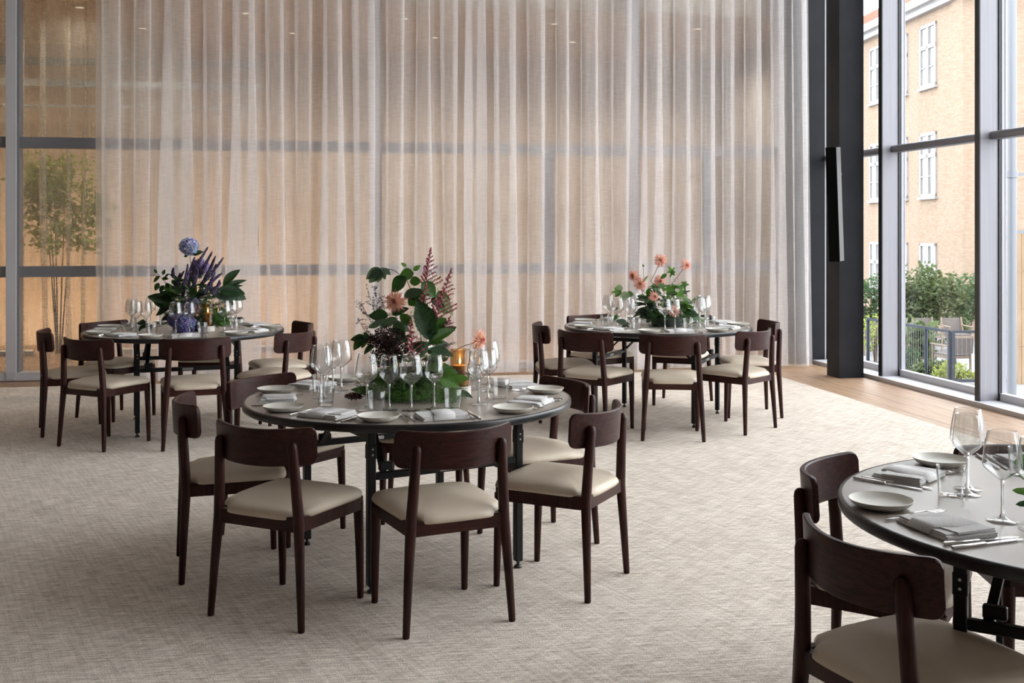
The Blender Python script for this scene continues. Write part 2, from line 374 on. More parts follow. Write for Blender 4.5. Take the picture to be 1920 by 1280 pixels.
part(MB().ubox(RU-.06, v_m[-1], -.016, RU+.25, 11.8, .035), 'sill', M['sill'], w2, inv2)

struct('wall_right', MB().ubox(RU+.02,-5.2,-.25, RU+.25,v_m[-1],CT+.2), M['warmwall'])
# corner pier, black column, loudspeaker
tr = tag(empty('trim_1', R(5.7,11.8,0)), kind='structure'); tr['label'] = 'dark grey steel panel between curtain and column'
it = Matrix.Translation(-R(5.7,11.8,0))
part(MB().ubox(5.38,11.74,-.016, 5.80,11.95,CT), 'panel', M['navy'], tr, it)
part(MB().ubox(5.80,11.74,-.016, 5.815,11.95,CT), 'light_joint', M['wwin'], tr, it)
part(MB().ubox(5.815,11.76,-.016, 6.02,11.95,CT), 'panel', M['navy'], tr, it)
col = tag(MB().ubox(5.35,10.51,-.016, 5.62,10.78,CT).build('column', M['navy']), kind='structure'); col['label'] = 'square black steel column beside the right window'
sp = empty('loudspeaker', px(1565,383,11.08), label='slim black column loudspeaker tilted on the black column', cat='loudspeaker')
sp.rotation_euler = (math.radians(4.2), 0, math.radians(-42))
MB().box((-.058,-.05,-.575), (.058,.05,.575), .005).build('cabinet', M['spk'], sp)
MB().box((.0575,-.047,-.57), (.0595,.047,.57)).build('side_panel', M['spkg'], sp)
MB().box((-.052,-.0525,-.565), (.052,-.0495,.565)).build('grille', M['spk'], sp)
MB().bar((.03,.045,.3), (-.02,.21,.3), .03).build('bracket', M['black'], sp)
MB().bar((.03,.045,-.3), (-.02,.16,-.3), .03).build('bracket', M['black'], sp)

# sheer curtain with meandering pleats
def pleat_curve(om, n):
    xs=[0.0]; ys=[0.0]; N=n*6
    for i in range(N):
        a = om*math.sin(2*PI*(i+.5)/N); xs.append(xs[-1]+math.cos(a)); ys.append(ys[-1]+math.sin(a))
    L = xs[-1]; return [(xs[i*6]/L, ys[i*6]/L) for i in range(n+1)]
CACHE = {}
def pc(om, n):
    k = round(om, 2)
    if k not in CACHE: CACHE[k] = pleat_curve(k, n)
    return CACHE[k]
def curtain(u0, u1, v0, ztop, zbot, pmin, pmax, rows, nn, seed, depth, flare=0.0):
    rn = random.Random(seed); ps = []; u = u0
    while u < u1: p = rn.uniform(pmin, pmax); ps.append(p); u += p
    k = (u1-u0)/sum(ps); ps = [p*k for p in ps]; n = len(ps)
    om0 = [rn.uniform(1.78,1.93) for _ in ps]; om1 = [rn.uniform(1.78,2.10) for _ in ps]; ph = [rn.uniform(0,6.28) for _ in range(n+1)]
    dsc = [rn.uniform(.65,1.15) for _ in ps]
    mb = MB(); vs = []; fs = []; ncol = None
    for r in range(rows+1):
        t = r/rows; z = ztop + (zbot-ztop)*t; line = []
        us = [u0]
        for p in ps: us.append(us[-1]+p)
        us = [us[i] + (0 if i in (0,n) else .035*t*math.sin(ph[i]+2.2*t) + .012*t*math.sin(ph[i]*3+5*t)) for i in range(n+1)]
        for i in range(n):
            om = om0[i]*(1-t) + om1[i]*t + .07*t*math.sin(ph[i]+7*t)
            om = max(1.1, min(2.2, om)); cv = pc(om, nn); w = us[i+1]-us[i]
            for j in range(nn if i < n-1 else nn+1):
                x, y = cv[j]; yy = max(-1.4, min(1.4, y))*depth*dsc[i]
                e = ((us[i]-u0)/(u1-u0))
                fl = flare*(max(0, (e-.9)/.1))*t**2 + .03*t*math.sin(ph[i])
                line.append(R(us[i]+x*w, v0 - yy*w - fl, z + (.006*math.sin(i*1.7) if r == rows else 0)))
        ncol = len(line); vs += line
    for r in range(rows):
        for c in range(ncol-1): fs.append((r*ncol+c, r*ncol+c+1, (r+1)*ncol+c+1, (r+1)*ncol+c))
    return mb.add(vs, fs)
cur = curtain(-2.09, 5.5, 11.55, CT-.05, .012, .25, .37, 36, 26, 11, .22, .22).build('sheer_curtain', M['curtain'], None, 180)
tag(cur, 'floor-length sheer beige linen curtain hanging in pleats along the glass wall', 'curtain')
tag(MB().ubox(-2.2,11.40,CT-.05, 5.6,11.66,CT).build('curtain_track', M['white']), 'white ceiling track carrying the sheer linen curtain', 'curtain track')

# hall beyond the back glass
HB = 15.6
struct('wall_hall_right', MB().ubox(5.95,12.0,-.25, 6.1,HB+.2,CT+.2), M['warmwall'])
struct('wall_hall', MB().ubox(-9.2,HB,-.25, 5.95,HB+.2,CT+.2), M['hallwood'])
HC = 4.0
struct('ceiling_hall', MB().ubox(-9.2,12.1,HC, 5.95,HB+.2,HC+.2), M['hallceil'])
struct('trim_2', MB().ubox(-9.2,12.1,HC+.2, 5.95,12.2,CT+.2), M['white'])
for k, (z, hh) in enumerate(((3.70,.05), (3.38,.045), (3.06,.015))):
    tag(MB().ubox(-9.1, HB-.5-.3*k, z-hh, -.6, HB-.42-.3*k, z+hh).build('steel_beam', M['strip']), ('topmost','middle','lowest, thin')[k]+' pale horizontal beam crossing the wooden hall behind the glass', 'beam', 'pale beams in the wooden hall')
ORD = ('first','second','third','fourth','fifth','sixth','seventh','eighth')
for row, rv in ((0, 12.9), (1, 14.1)):
    for k in range(8):
        u = -7.9 + k*1.8 + .5*row
        lm = empty('downlight', R(u, rv, HC), label=f"{ORD[k]} warm ceiling downlight from the left, {('front','rear')[row]} row of the hall", cat='downlight', group='downlights in the hall behind the glass')
        MB().lathe([(0,-.005),(.05,-.005),(.05,-.02),(.065,-.02),(.065,.0)], 16).build('trim_ring', M['white'], lm)
        MB().lathe([(0,-.018),(.045,-.018)], 16).build('lamp', M['bulb'], lm)
        ld = bpy.data.lights.new('downlight_beam', 'SPOT'); ld.energy = 3.6 + 2.5*k; ld.color = (1,.92,.82) if k > 2 else (1,.74,.50); ld.spot_size = 2.7; ld.spot_blend = 1.0; ld.shadow_soft_size = .06
        lo = bpy.data.objects.new('downlight_beam', ld); C.objects.link(lo); lo.parent = lm; lo.location = (0,0,-.04)
for k, u in enumerate((-5.2,-3.6,-2.0,-.4)):  # added fill lights, an invented source for the warm wash low in the hall
    ul = empty('added_uplight', R(u, 14.3, -.016), TH, label=ORD[k]+' low added fill light from the left, before the wooden hall wall', cat='lamp', group='added fill lights along the hall wall')
    MB().box((-.3,-.05,0), (.3,.05,.06), .006).build('housing', M['alu2'], ul); MB().box((-.28,-.03,.06), (.28,.03,.062)).build('lens', M['bulb'], ul)
    ld = bpy.data.lights.new('added_uplight_beam', 'SPOT'); ld.energy = 22 - 4*k; ld.color = (1,.68,.43); ld.spot_size = 2.3; ld.spot_blend = 1.0; ld.shadow_soft_size = .15
    lo = bpy.data.objects.new('added_uplight_beam', ld); C.objects.link(lo); lo.parent = ul; lo.location = (0,0,.09); lo.rotation_euler = (math.radians(115),0,0)
s2 = curtain(-9.0, -1.2, 12.55, HC-.02, .0, .16, .34, 14, 14, 5, .40).build('sheer_drape', M['sheer2'], None, 180)
tag(s2, 'thin second sheer drape in the hall behind the left panes', 'curtain')

# ------------------------------------------------------------------ the terrace and house outside
GZ = -1.55
struct('ground', MB().box((-40,-30,GZ-.2), (90,120,GZ)), M['paving'])
fx = lambda Z: 14.2-.053*Z                                        # line of the ochre facade
hb = empty('ochre_house', (fx(30.6),30.6,GZ), label='ochre brick house with white casement windows and red tiled roof', cat='house')
ih = Matrix.Translation(-Vector((fx(30.6),30.6,GZ)))
def fpt(Z, z, off=0.0): return Vector((fx(Z)-off, Z-off*.053, z))
def fbox(Z0, Z1, z0, z1, o0, o1):
    P = [fpt(Z,z,o) for z in (z0,z1) for (Z,o) in ((Z0,o0),(Z0,o1),(Z1,o1),(Z1,o0))]
    return MB().add(P, [(0,3,2,1),(4,5,6,7),(0,1,5,4),(1,2,6,5),(2,3,7,6),(3,0,4,7)])
part(fbox(30.6,70,GZ,8.05,-9,0), 'facade', M['ochre'], hb, ih)
part(fbox(30.6,31.3,GZ,8.05,0,.07), 'corner_pilaster', M['ochre'], hb, ih)
part(fbox(30.3,70,8.0,8.2,-.2,.18), 'cornice', M['wwin'], hb, ih)
part(fbox(30.2,70,8.2,8.42,-.2,.36), 'gutter', M['corn'], hb, ih)
rf = MB(); a = [fpt(30.2,8.42,.36), fpt(70,8.42,.36), fpt(70,11.5,-5), fpt(32.5,11.5,-5), fpt(30.2,8.42,-9.5), fpt(70,8.42,-9.5)]
rf.add(a, [(0,3,2,1),(0,4,3),(3,4,5,2),(0,1,5,4)]); roof = part(rf, 'roof', M['roof'], hb, ih)
for k in range(1, 10):                                            # courses of tiles
    t = k/10; p, q = a[0].lerp(a[3],t), a[1].lerp(a[2],t)
    part(MB().bar(p+Vector((0,0,.02)), q+Vector((0,0,.02)), .05, .06), 'tile_course', M['roof'], hb, ih)
for Zc in (32.95, 35.0, 37.0, 39.1, 41.2):
    for zt, zb in ((7.66,5.78),(4.42,2.5),(1.12,-.75)):
        w = .56
        wd = part(MB().add([], []), 'window', M['wwin'], hb, ih) if False else empty('window', (0,0,0)); wd.parent = hb
        def wp(z0, z1, Z0, Z1, o0, o1, nm, m): part(fbox(Z0,Z1,z0,z1,o0,o1), nm, m, wd, ih)
        wp(zb,zt, Zc-w,Zc-w+.09, -.02,.05,'jamb',M['wwin']); wp(zb,zt, Zc+w-.09,Zc+w, -.02,.05,'jamb',M['wwin'])
        wp(zt-.09,zt, Zc-w,Zc+w, -.02,.05,'head',M['wwin']); wp(zb,zb+.09, Zc-w,Zc+w, -.02,.05,'bottom_rail',M['wwin'])
        wp(zb,zt, Zc-.07,Zc+.07, -.02,.055,'centre_post',M['wwin'])
        zm = zt-(zt-zb)*.36; wp(zm-.06,zm+.06, Zc-w,Zc+w, -.02,.055,'cross_rail',M['wwin'])
        zq = zb+(zm-zb)*.5; wp(zq-.015,zq+.015, Zc-w,Zc+w, -.02,.04,'glazing_bar',M['wwin'])
        wp(zb-.07,zb, Zc-w-.06,Zc+w+.06, -.02,.10,'sill',M['wwin'])
        for s0, s1 in ((-w+.09,-.07),(.07,w-.09)):
            wp(zb+.09,zm-.06, Zc+s0,Zc+s1, -.02,.012,'pane',M['wpane']); wp(zm+.06,zt-.09, Zc+s0,Zc+s1, -.02,.012,'pane',M['wpane'])

dp = empty('drainpipe', px(1897,756,19.5), label='galvanised downpipe standing outside the rightmost pane', cat='pipe'); z0 = dp.location.z
MB().tube([(0,0,GZ-z0), (0,0,11)], .082, 16).build('pipe', M['pipe'], dp, 60)
MB().tube([(0,0,2.44-z0), (0,0,2.56-z0)], .10, 16).build('collar', M['pipe'], dp, 60)
MB().bar((0,0,2.5-z0), (.9,.1,2.5-z0), .03, .05).build('bracket_arm', M['pipe'], dp)

wf = empty('board_fence', (10.02,21.9,GZ), label='tall larch board fence outside the rightmost pane', cat='fence')
for k in range(11):
    for j in range(4):
        MB().box((k*.1+.004,0,j*.75), (k*.1+.098,.03,j*.75+.742)).build('board', M['larch'], wf)
MB().box((-.03,.03,2.95), (1.15,.06,3.06)).build('top_rail', M['pipe'], wf)

ra = empty('terrace_railing', (8.07,25.0,GZ), label='blue-grey steel terrace railing with vertical wires', cat='railing')
ir = Matrix.Translation(-Vector((8.07,25.0,GZ))); ZT, ZB = -.5, -1.47
def rail_run(p, q, fr, ends=True):
    p, q = Vector(p), Vector(q)
    for z in (ZT, ZB): part(MB().bar(p.to_3d()+Vector((0,0,z)), q.to_3d()+Vector((0,0,z)), .05, .055), 'handrail' if z == ZT else 'bottom_rail', M['rail'], ra, ir)
    for t in fr: c = p.lerp(q, t); part(MB().box((c.x-.03,c.y-.03,GZ), (c.x+.03,c.y+.03,ZT)), 'post', M['rail'], ra, ir)
    L = (q-p).length; mb = MB(); n = int(L/.085)
    for i in range(1, n): c = p.lerp(q, i/n); mb.tube([(c.x,c.y,ZB), (c.x,c.y,ZT)], .0035, 4)
    o = part(mb, 'wires', M['alu2'], ra, ir); o['kind'] = 'stuff'
rail_run((8.07,25.0), (8.69,21.9), (0,.47,.74,1)); rail_run((8.74,21.85), (10.0,21.85), (0,.8))

def foliage(n, rx, ry, rz, ls, seed, shell=.55, flatn=.3):
    rn = random.Random(seed); mb = MB(); bl = [(Vector((rn.uniform(-.7,.7)*rx, rn.uniform(-.6,.6)*ry, rn.uniform(-.7,.75)*rz)), rn.uniform(.35,.6)) for _ in range(14)]
    for _ in range(n):
        c, r = rn.choice(bl)
        d = Vector((rn.gauss(0,1), rn.gauss(0,1), rn.gauss(0,1))).normalized()*rn.uniform(shell,1)
        p = c + Vector((d.x*rx*r, d.y*ry*r, d.z*rz*r))
        t = Vector((rn.gauss(0,1), rn.gauss(0,1), rn.gauss(0,.6)+flatn)).normalized(); s = t.cross(Vector((rn.gauss(0,1), rn.gauss(0,1), 1))).normalized()
        L = ls*rn.uniform(.6,1.2); nn = t.cross(s)*L*.15
        mb.add([p, p+t*L*.5+s*L*.3-nn, p+t*L, p+t*L*.5-s*L*.3-nn], [(0,1,2),(0,2,3)])
    return mb
def bush(name, x, Z, ztop, w, m, n, ls, seed, label, cat='shrub', base=GZ, group=None, dpt=None, low=None, sw=1.0):
    X = (x-960)*Z/F; h = ztop-base
    e = empty(name, (X,Z,base), label=label, cat=cat, group=group)
    hh = h if low is None else ztop-low
    f = foliage(n, w, dpt or w*.8, hh*.52, ls, seed); f.v = [(a,b,c+h-hh*.48) for a,b,c in f.v]; f.build('foliage', m, e)
    st = MB(); rn = random.Random(seed)
    for _ in range(5): q = Vector((rn.uniform(-.5,.5)*w, rn.uniform(-.4,.4)*w, h*.8)); st.tube([(q.x*.15,q.y*.15,0), (q.x*.5,q.y*.5,h*.4), q], [.022*sw,.016*sw,.006*sw], 5)
    st.build('stems', M['twig'], e); return e
bush('hedge_shrub', 1632, 30.5, .15, .62, M['hedge2'], 1500, .13, 1, 'bluish green shrub beside the black column outside')
bush('hedge_shrub', 1700, 30.0, .45, .62, M['hedge'], 1900, .13, 2, 'tall light green shrub just right of the first window fin')
bush('hedge_shrub', 1752, 29.6, .38, .85, M['hedge'], 2600, .14, 3, 'broad light green shrub behind the garden chairs')
bush('hedge_shrub', 1815, 29.8, .18, .62, M['hedge2'], 2000, .12, 4, 'dark green shrub at the right end of the hedge')
bush('leafy_plant', 1722, 24.6, -.62, .36, M['hedge'], 160, .34, 5, 'broad-leaved garden plant behind the railing', 'plant')
bush('leafy_plant', 1642, 25.6, -.5, .30, M['hedge3'], 300, .12, 6, 'yellow-green plant at the left end of the railing', 'plant')
bush('ground_plant', 1745, 22.9, -1.22, .50, M['hedge'], 700, .10, 7, 'low creeping plant at the foot of the long railing', 'plant', dpt=.3)
bush('ground_plant', 1795, 22.35, -1.22, .42, M['hedge3'], 600, .10, 8, 'low bright green plant at the railing corner', 'plant', dpt=.25)
bush('ground_plant', 1700, 24.2, -1.0, .30, M['hedge2'], 400, .10, 9, 'small dark plant beside the window fin outside', 'plant', dpt=.25)
bush('creeper', 1916, 22.6, 1.95, .5, M['hedge'], 500, .12, 10, 'leafy plant rising above the board fence', 'plant', base=GZ)
def garden_chair():
    e = empty('garden_chair', label='x', cat='chair')
    for s in (-1,1):
        MB().tube([(s*.27,-.25,0), (s*.265,-.24,.45), (s*.25,-.33,.84)], [.022,.026,.02], 8).build('leg', M['teak'], e, 60)
        MB().tube([(s*.28,.27,0), (s*.28,.27,.62)], [.02,.026], 8).build('leg', M['teak'], e, 60)
        MB().box((s*.28-.028,-.29,.62), (s*.28+.028,.33,.65), .008).build('armrest', M['teak'], e)
    MB().box((-.27,-.25,.36), (.27,.27,.42), .008).build('seat_frame', M['teak'], e)
    MB().box((-.26,-.24,.42), (.26,.28,.45), .01).build('seat', M['weave'], e)
    MB().box((-.25,-.31,.50), (.25,-.28,.84), .01, Matrix.Rotation(math.radians(5),4,'X')).build('backrest', M['weave'], e)
    MB().tube([(-.28,.26,.18),(.28,.26,.18)], .014, 6).build('stretcher', M['teak'], e)
    return e
gc = garden_chair(); ug = [False]
for x, Z, rz, lb in ((1738,27.9,PI,'teak garden chair with woven back, left one below the light green shrub'), (1793,27.9,PI,'teak garden chair with woven back facing in below the dark green shrub'),
                     (1785,23.4,.25,'teak garden chair nearest the railing corner, seen from behind'), (1717,25.8,.1,'teak garden chair behind the middle of the long railing'), (1630,27.2,.2,'teak garden chair right beside the black column outside')):
    put(gc, ug, ((x-960)*Z/F, Z, GZ), rz, lb, 'garden chairs on the terrace')
pl = empty('planter', px(1688,700,24.5), label='dark square planter outside by the first window fin', cat='planter'); pl.location.z = GZ
MB().box((-.2,-.2,0), (.2,.2,.34), .01).build('box', M['rail'], pl); MB().box((-.18,-.18,.341), (.18,.18,.35)).build('soil', M['twig'], pl)
# shrub in the wooden hall, seen through the left panes
bush('hall_shrub', 110, 13.7, 2.3, .62, M['hedge3'], 1800, .10, 21, 'yellow-lit leafy tree in the hall behind the left panes', 'tree', base=-.016, low=1.25, sw=.5)

# ------------------------------------------------------------------ dining chair
def make_chair():
    e = empty('dining_chair', label='x', cat='chair')
    for s in (-1,1):
        P = [(s*.2175,-.215,0),(s*.2175,-.215,.004),(s*.206,-.206,.2),(s*.192,-.196,.40),(s*.183,-.203,.55),(s*.175,-.212,.690),(s*.1745,-.2125,.703),(s*.174,-.213,.711),(s*.174,-.213,.714)]
        MB().tube(P, [.0115,.0135,.0172,.0215,.0205,.0195,.0170,.011,.004], 14).build('leg', M['wood'], e, 50)
        P = [(s*.1975,.215,0),(s*.1975,.215,.004),(s*.197,.21,.2),(s*.195,.203,.372),(s*.195,.203,.40)]
        MB().tube(P, [.0115,.0135,.0172,.021,.021], 14).build('leg', M['wood'], e, 50)
    # apron
    def rail(p, q): return MB().bar((*p,.396), (*q,.396), .026, .055)
    rail((-.192,-.194),(.192,-.194)).build('seat_rail', M['woodx'], e)
    rail((-.196,.206),(.196,.206)).build('seat_rail', M['woodx'], e)
    for s in (-1,1): rail((s*.192,-.196),(s*.201,.21)).build('seat_rail', M['wood'], e)
    # cushion
    half = [(0,-.212),(.09,-.211),(.140,-.206),(.156,-.188),(.164,-.168),(.186,-.158),(.205,-.145),(.213,-.06),(.219,.04),(.221,.13),(.218,.185),(.204,.215),(.172,.229),(.10,.236),(0,.238)]
    out = half + [(-x,y) for x,y in reversed(half[1:-1])]
    n = len(out); vs=[]; fs=[]; ts=[(1.0,.421),(1.012,.430),(1.0,.440),(.975,.449),(.92,.457),(.80,.465),(.62,.471),(.4,.475),(.2,.477)]
    cx, cy = 0, .015
    for t, z in ts:
        for x, y in out: vs.append((cx+(x-cx)*t, cy+(y-cy)*t, z - .010*max(0,(-y-.1))/.1*(t>.5)))
    vs.append((cx,cy,.4775))
    for r in range(len(ts)-1):
        for k in range(n): j=(k+1)%n; fs.append((r*n+k, r*n+j, (r+1)*n+j, (r+1)*n+k))
    for k in range(n): fs.append(((len(ts)-1)*n+k, (len(ts)-1)*n+(k+1)%n, len(vs)-1))
    fs.append(tuple(reversed(range(n))))
    MB().add(vs, fs).build('seat_cushion', M['leather'], e, 180)
    # curved backrest
    rings = []; N = 32; hw = .238; rc = .024
    for i in range(N+1):
        a = -1 + 2*i/N; a = math.copysign(1-(1-abs(a))**1.35, a)
        x = hw*a; y = -.2395 + 1.7*x*x
        d = hw-abs(x); cut = rc - math.sqrt(max(0, rc*rc-(rc-min(d,rc))**2)) if d < rc else 0
        z0 = .614 + cut + .008*a*a; z1 = .757 + .010*a*a - cut; th = .0095; b = .004
        sl = 2*1.7*x; nx, ny = -sl, 1; L = math.hypot(nx,ny); nx/=L; ny/=L
        ring = []
        for (o, z) in ((-th,z0+b),(-th,z1-b),(-th+b,z1),(th-b,z1),(th,z1-b),(th,z0+b),(th-b,z0),(-th+b,z0)):
            tl = -.06*(z-.69); ring.append((x+nx*o, y+ny*o+tl, z))
        rings.append(ring)
    MB().loft(rings).build('backrest', M['woodx'], e, 40)
    return e
chair0 = make_chair(); uch = [False]

# ------------------------------------------------------------------ folding table
RT, TZ = .755, .74
def make_table():
    e = empty('round_table', label='x', cat='table')
    MB().lathe([(0,.712),(.742,.712),(.742,TZ),(0,TZ)], 96).build('tabletop', M['laminate'], e, 40)
    MB().lathe([(.742,.7075),(.750,.7075),(.754,.710),(RT,.714),(RT,.732),(.753,.738),(.748,TZ+.0006),(.742,TZ+.0006)], 96).build('edge_band', M['band'], e, 60)
    lx, ly = .354, .404
    for sx in (-1,1):
        for sy in (-1,1):
            x, y = sx*lx, sy*ly
            MB().box((x-.017,y-.017,.03), (x+.017,y+.017,.706), .003).build('leg', M['black'], e)
            MB().lathe([(0,0),(.016,0),(.018,.006),(.012,.014),(.007,.016),(.007,.032),(0,.032)], 12, Matrix.Translation((x,y,0))).build('foot', M['dark'], e, 40)
            MB().box((x-.019,y-.019,.56), (x+.019,y+.019,.62), .002).build('hinge_sleeve', M['black'], e)
            for zz in (.578,.602): MB().lathe([(0,.0),(.0045,.0),(.0035,.003),(0,.0035)], 8, Matrix.Translation((x,y-.019,zz)) @ Matrix.Rotation(PI/2,4,'X')).build('rivet', M['zinc'], e)
    for sy in (-1,1):
        y = sy*ly
        MB().box((-lx+.017,y-.013,.47), (lx-.017,y+.013,.50), .003).build('crossbar', M['black'], e)
        MB().box((-lx-.02,y-.02,.685), (lx+.02,y+.02,.7115), .003).build('top_bar', M['black'], e)
    for sx in (-1,1):
        x = sx*lx
        MB().box((x-.012,-ly+.018,.635), (x+.012,ly-.018,.665), .003).build('side_bar', M['black'], e)
        for sy in (-1,1):
            MB().bar((sx*.29,sy*(ly-.02),.49), (sx*.26,sy*.16,.704), .026, .012).build('brace', M['black'], e)
            MB().box((sx*.275-.03,sy*(ly-.03)-.012,.50), (sx*.275+.03,sy*(ly-.03)+.012,.535), .003).build('brace_bracket', M['black'], e)
    for sy in (-1,1): MB().box((-.04,sy*ly-.016,.476), (.04,sy*ly+.016,.494), .002).build('catch', M['zinc'], e)
    return e
table0 = make_table(); utb = [False]

# ------------------------------------------------------------------ tableware
def make_plate():
    e = empty('bread_plate', label='x', cat='plate')
    MB().lathe([(0,.0),(.056,0),(.060,.002),(.078,.010),(.0875,.0215),(.0885,.0235),(.0865,.0240),(.0845,.0225),(.074,.0125),(.058,.0075),(0,.0065)], 48).build('dish', M['plate'], e, 50); return e
def make_glass(prof, fr, zb, rst):
    e = empty('wine_glass', label='x', cat='wine glass')
    inner = [(max(r-.0011,0), z) for r, z in prof]; inner[0] = (0, prof[0][1]+.0025)
    MB().lathe(prof + [(prof[-1][0]-.0005, prof[-1][1]+.0006)] + list(reversed(inner)), 32).build('bowl', M['glass'], e, 180)
    MB().lathe([(0,zb+.001),(rst*1.35,zb-.001),(rst*1.05,zb-.008),(rst,zb-.03),(rst*.95,.04),(rst*1.15,.022),(rst*2.0,.011),(.006,.0105),(0,.0105)], 16).build('stem', M['stem'], e, 180)
    MB().lathe([(0,0),(fr,0),(fr+.0006,.0009),(fr-.001,.002),(fr*.5,.0045),(.012,.009),(.0075,.0135),(0,.0135)], 32).build('foot', M['glass'], e, 180)
    return e
def bowl(zb, zt, zw, rw, rt):
    P = [(0,zb),(.008,zb+.0018),(rw*.42,zb+(zw-zb)*.30),(rw*.72,zb+(zw-zb)*.58),(rw*.92,zb+(zw-zb)*.82)]
    for k in range(9):
        t = k/8; P.append((rw + (rt-rw)*(t**1.65), zw + (zt-zw)*t))
    return P
def make_tumbler():
    e = empty('water_tumbler', label='x', cat='tumbler')
    MB().lathe([(0,0),(.031,0),(.0335,.003),(.0400,.088),(.0395,.0887),(.0388,.088),(.0322,.009),(.03,.0065),(0,.006)], 32).build('body', M['glass'], e, 50); return e
def slab(cx, cy, hx, hy, z0, z1, rz, r=.003, sag=.0, rn=None):
    """thin folded layer with a rounded fold at its +y edge"""
    rings = []; n = 12; c, s = math.cos(rz), math.sin(rz)
    zm, h = (z0+z1)/2, (z1-z0)/2
    for i in range(n+1):
        x = -hx + 2*hx*i/n; e = .0016*math.sin(3.1*i/n+cx*90)+ (.0012*math.sin(i*1.9+cy*70))
        ring = []
        for y, z in ((-hy,zm-h),(hy-h,zm-h),(hy-.35*h,zm-.75*h),(hy,zm),(hy-.35*h,zm+.75*h),(hy-h,zm+h),(hy*.3,zm+h+e),(-hy*.3,zm+h+e),(-hy,zm+h)):
            X, Y = x, y+e*.8; ring.append((cx+X*c-Y*s, cy+X*s+Y*c, z))
        rings.append(ring)
    return rings
def make_napkin():
    e = empty('linen_napkin', label='x', cat='napkin')
    m = MB()
    m.loft(slab(0,0,.098,.078,.0005,.0062,0)); m.loft(slab(.003,.002,.096,.076,.0064,.0118,0.015)); m.loft(slab(-.002,.004,.095,.074,.0120,.0170,-.02))
    m.build('folded_stack', M['linen'], e, 50)
    # wide band wrapped across the stack
    rings = []
    for i in range(13):
        t = i/12; y = -.081 + .166*t
        z = .0215 + .0022*math.sin(PI*t) - (.013*(1-t/.08) if t < .08 else 0) - (.013*((t-.92)/.08) if t > .92 else 0)
        x0 = -.052 + .03*t; x1 = .036 + .018*math.sin(2.2*t)
        w = .0010*math.sin(7*t)
        rings.append([(x0,y,z-.0045),(x0-.002,y,z-.002),(x0+.001,y,z+.0006+w),((x0+x1)/2,y,z+.002),(x1-.002,y,z+w),(x1+.0005,y,z-.0025),(x1-.002,y,z-.0045)])
    MB().loft(rings).build('folded_band', M['linen'], e, 60)
    m = MB(); m.loft(slab(.05,.012,.046,.060,.0172,.0212,.10)); m.build('folded_flap', M['linen'], e, 50)
    return e
def make_fork():
    e = empty('fork', label='x', cat='fork'); m = MB()
    sec = [(-.095,.0042,.002,.0030),(-.09,.0046,.003,.0030),(-.03,.0036,.0035,.0028),(.02,.0024,.006,.0022),(.036,.0028,.0065,.0016),(.046,.0075,.006,.0012),(.056,.0112,.0045,.0011),(.063,.0118,.0038,.0011)]
    m.loft([[(-w,y,z),(w,y,z),(w*.8,y,z+t),(-w*.8,y,z+t)] for y,w,z,t in sec]); m.build('handle', M['steel'], e, 40)
    for k in range(4):
        x = (-1.5+k)*.0062
        MB().loft([[(x-w,y,z),(x+w,y,z),(x+w*.8,y,z+.0011),(x-w*.8,y,z+.0011)] for y,w,z in ((.062,.0023,.0038),(.078,.0018,.003),(.097,.0010,.0058))]).build('tine', M['steel'], e, 40)
    return e
def make_knife():
    e = empty('knife', label='x', cat='knife')
    MB().box((-.0048,-.11,.0005), (.0048,-.005,.0085), .0016).build('handle', M['steel'], e, 30)
    MB().loft([[(-w0,y,.0025),(w1,y,.0025),(w1,y,.0045),(-w0,y,.0048)] for y,w0,w1 in ((-.006,.0035,.0035),(.004,.006,.004),(.05,.0095,.0045),(.09,.0085,.0045),(.107,.004,.0035),(.113,.0005,.001))]).build('blade', M['steel'], e, 30)
    return e
PR = dict(plate=make_plate(), large=make_glass(bowl(.108,.241,.150,.0505,.0365), .040, .108, .0042), small=make_glass(bowl(.112,.236,.151,.0418,.0325), .037, .112, .0040),
          tumbler=make_tumbler(), napkin=make_napkin(), fork=make_fork(), knife=make_knife())
UP = {k: [False] for k in PR}
rt = random.Random(42)

# ------------------------------------------------------------------ candle
def candle(loc, where):
    e = empty('candle_holder', loc, label='smoked glass candle holder with lit candle on a stone base, '+where, cat='candle holder')
    MB().lathe([(0,0),(.050,0),(.052,.002),(.052,.040),(.050,.042),(0,.042)], 32).build('stone_base', M['stone'], e, 40)
    MB().lathe([(0,.0425),(.046,.0425),(.046,.212),(.0455,.2128),(.0437,.212),(.0437,.046),(0,.0455)], 40).build('glass_chimney', M['smoke'], e, 50)
    cd_ = MB().lathe([(0,.047),(.035,.047),(.0355,.05),(.0355,.136),(.033,.139),(.012,.134),(0,.133)], 32).build('candle', M['wax'], e, 50)
    MB().tube([(0,0,.133),(.001,0,.142),(.002,0,.146)], .0009, 5).build('wick', M['dark'], cd_)
    MB().lathe([(0,.143),(.0028,.147),(.0042,.153),(.0034,.162),(.0015,.171),(0,.177)], 12).build('flame', M['flame'], cd_, 180)
    ld = bpy.data.lights.new('candle_light', 'POINT'); ld.energy = .025; ld.color = (1,.6,.28); ld.shadow_soft_size = .02
    lo = bpy.data.objects.new('candle_light', ld); C.objects.link(lo); lo.parent = e; lo.location = (0,0,.165)

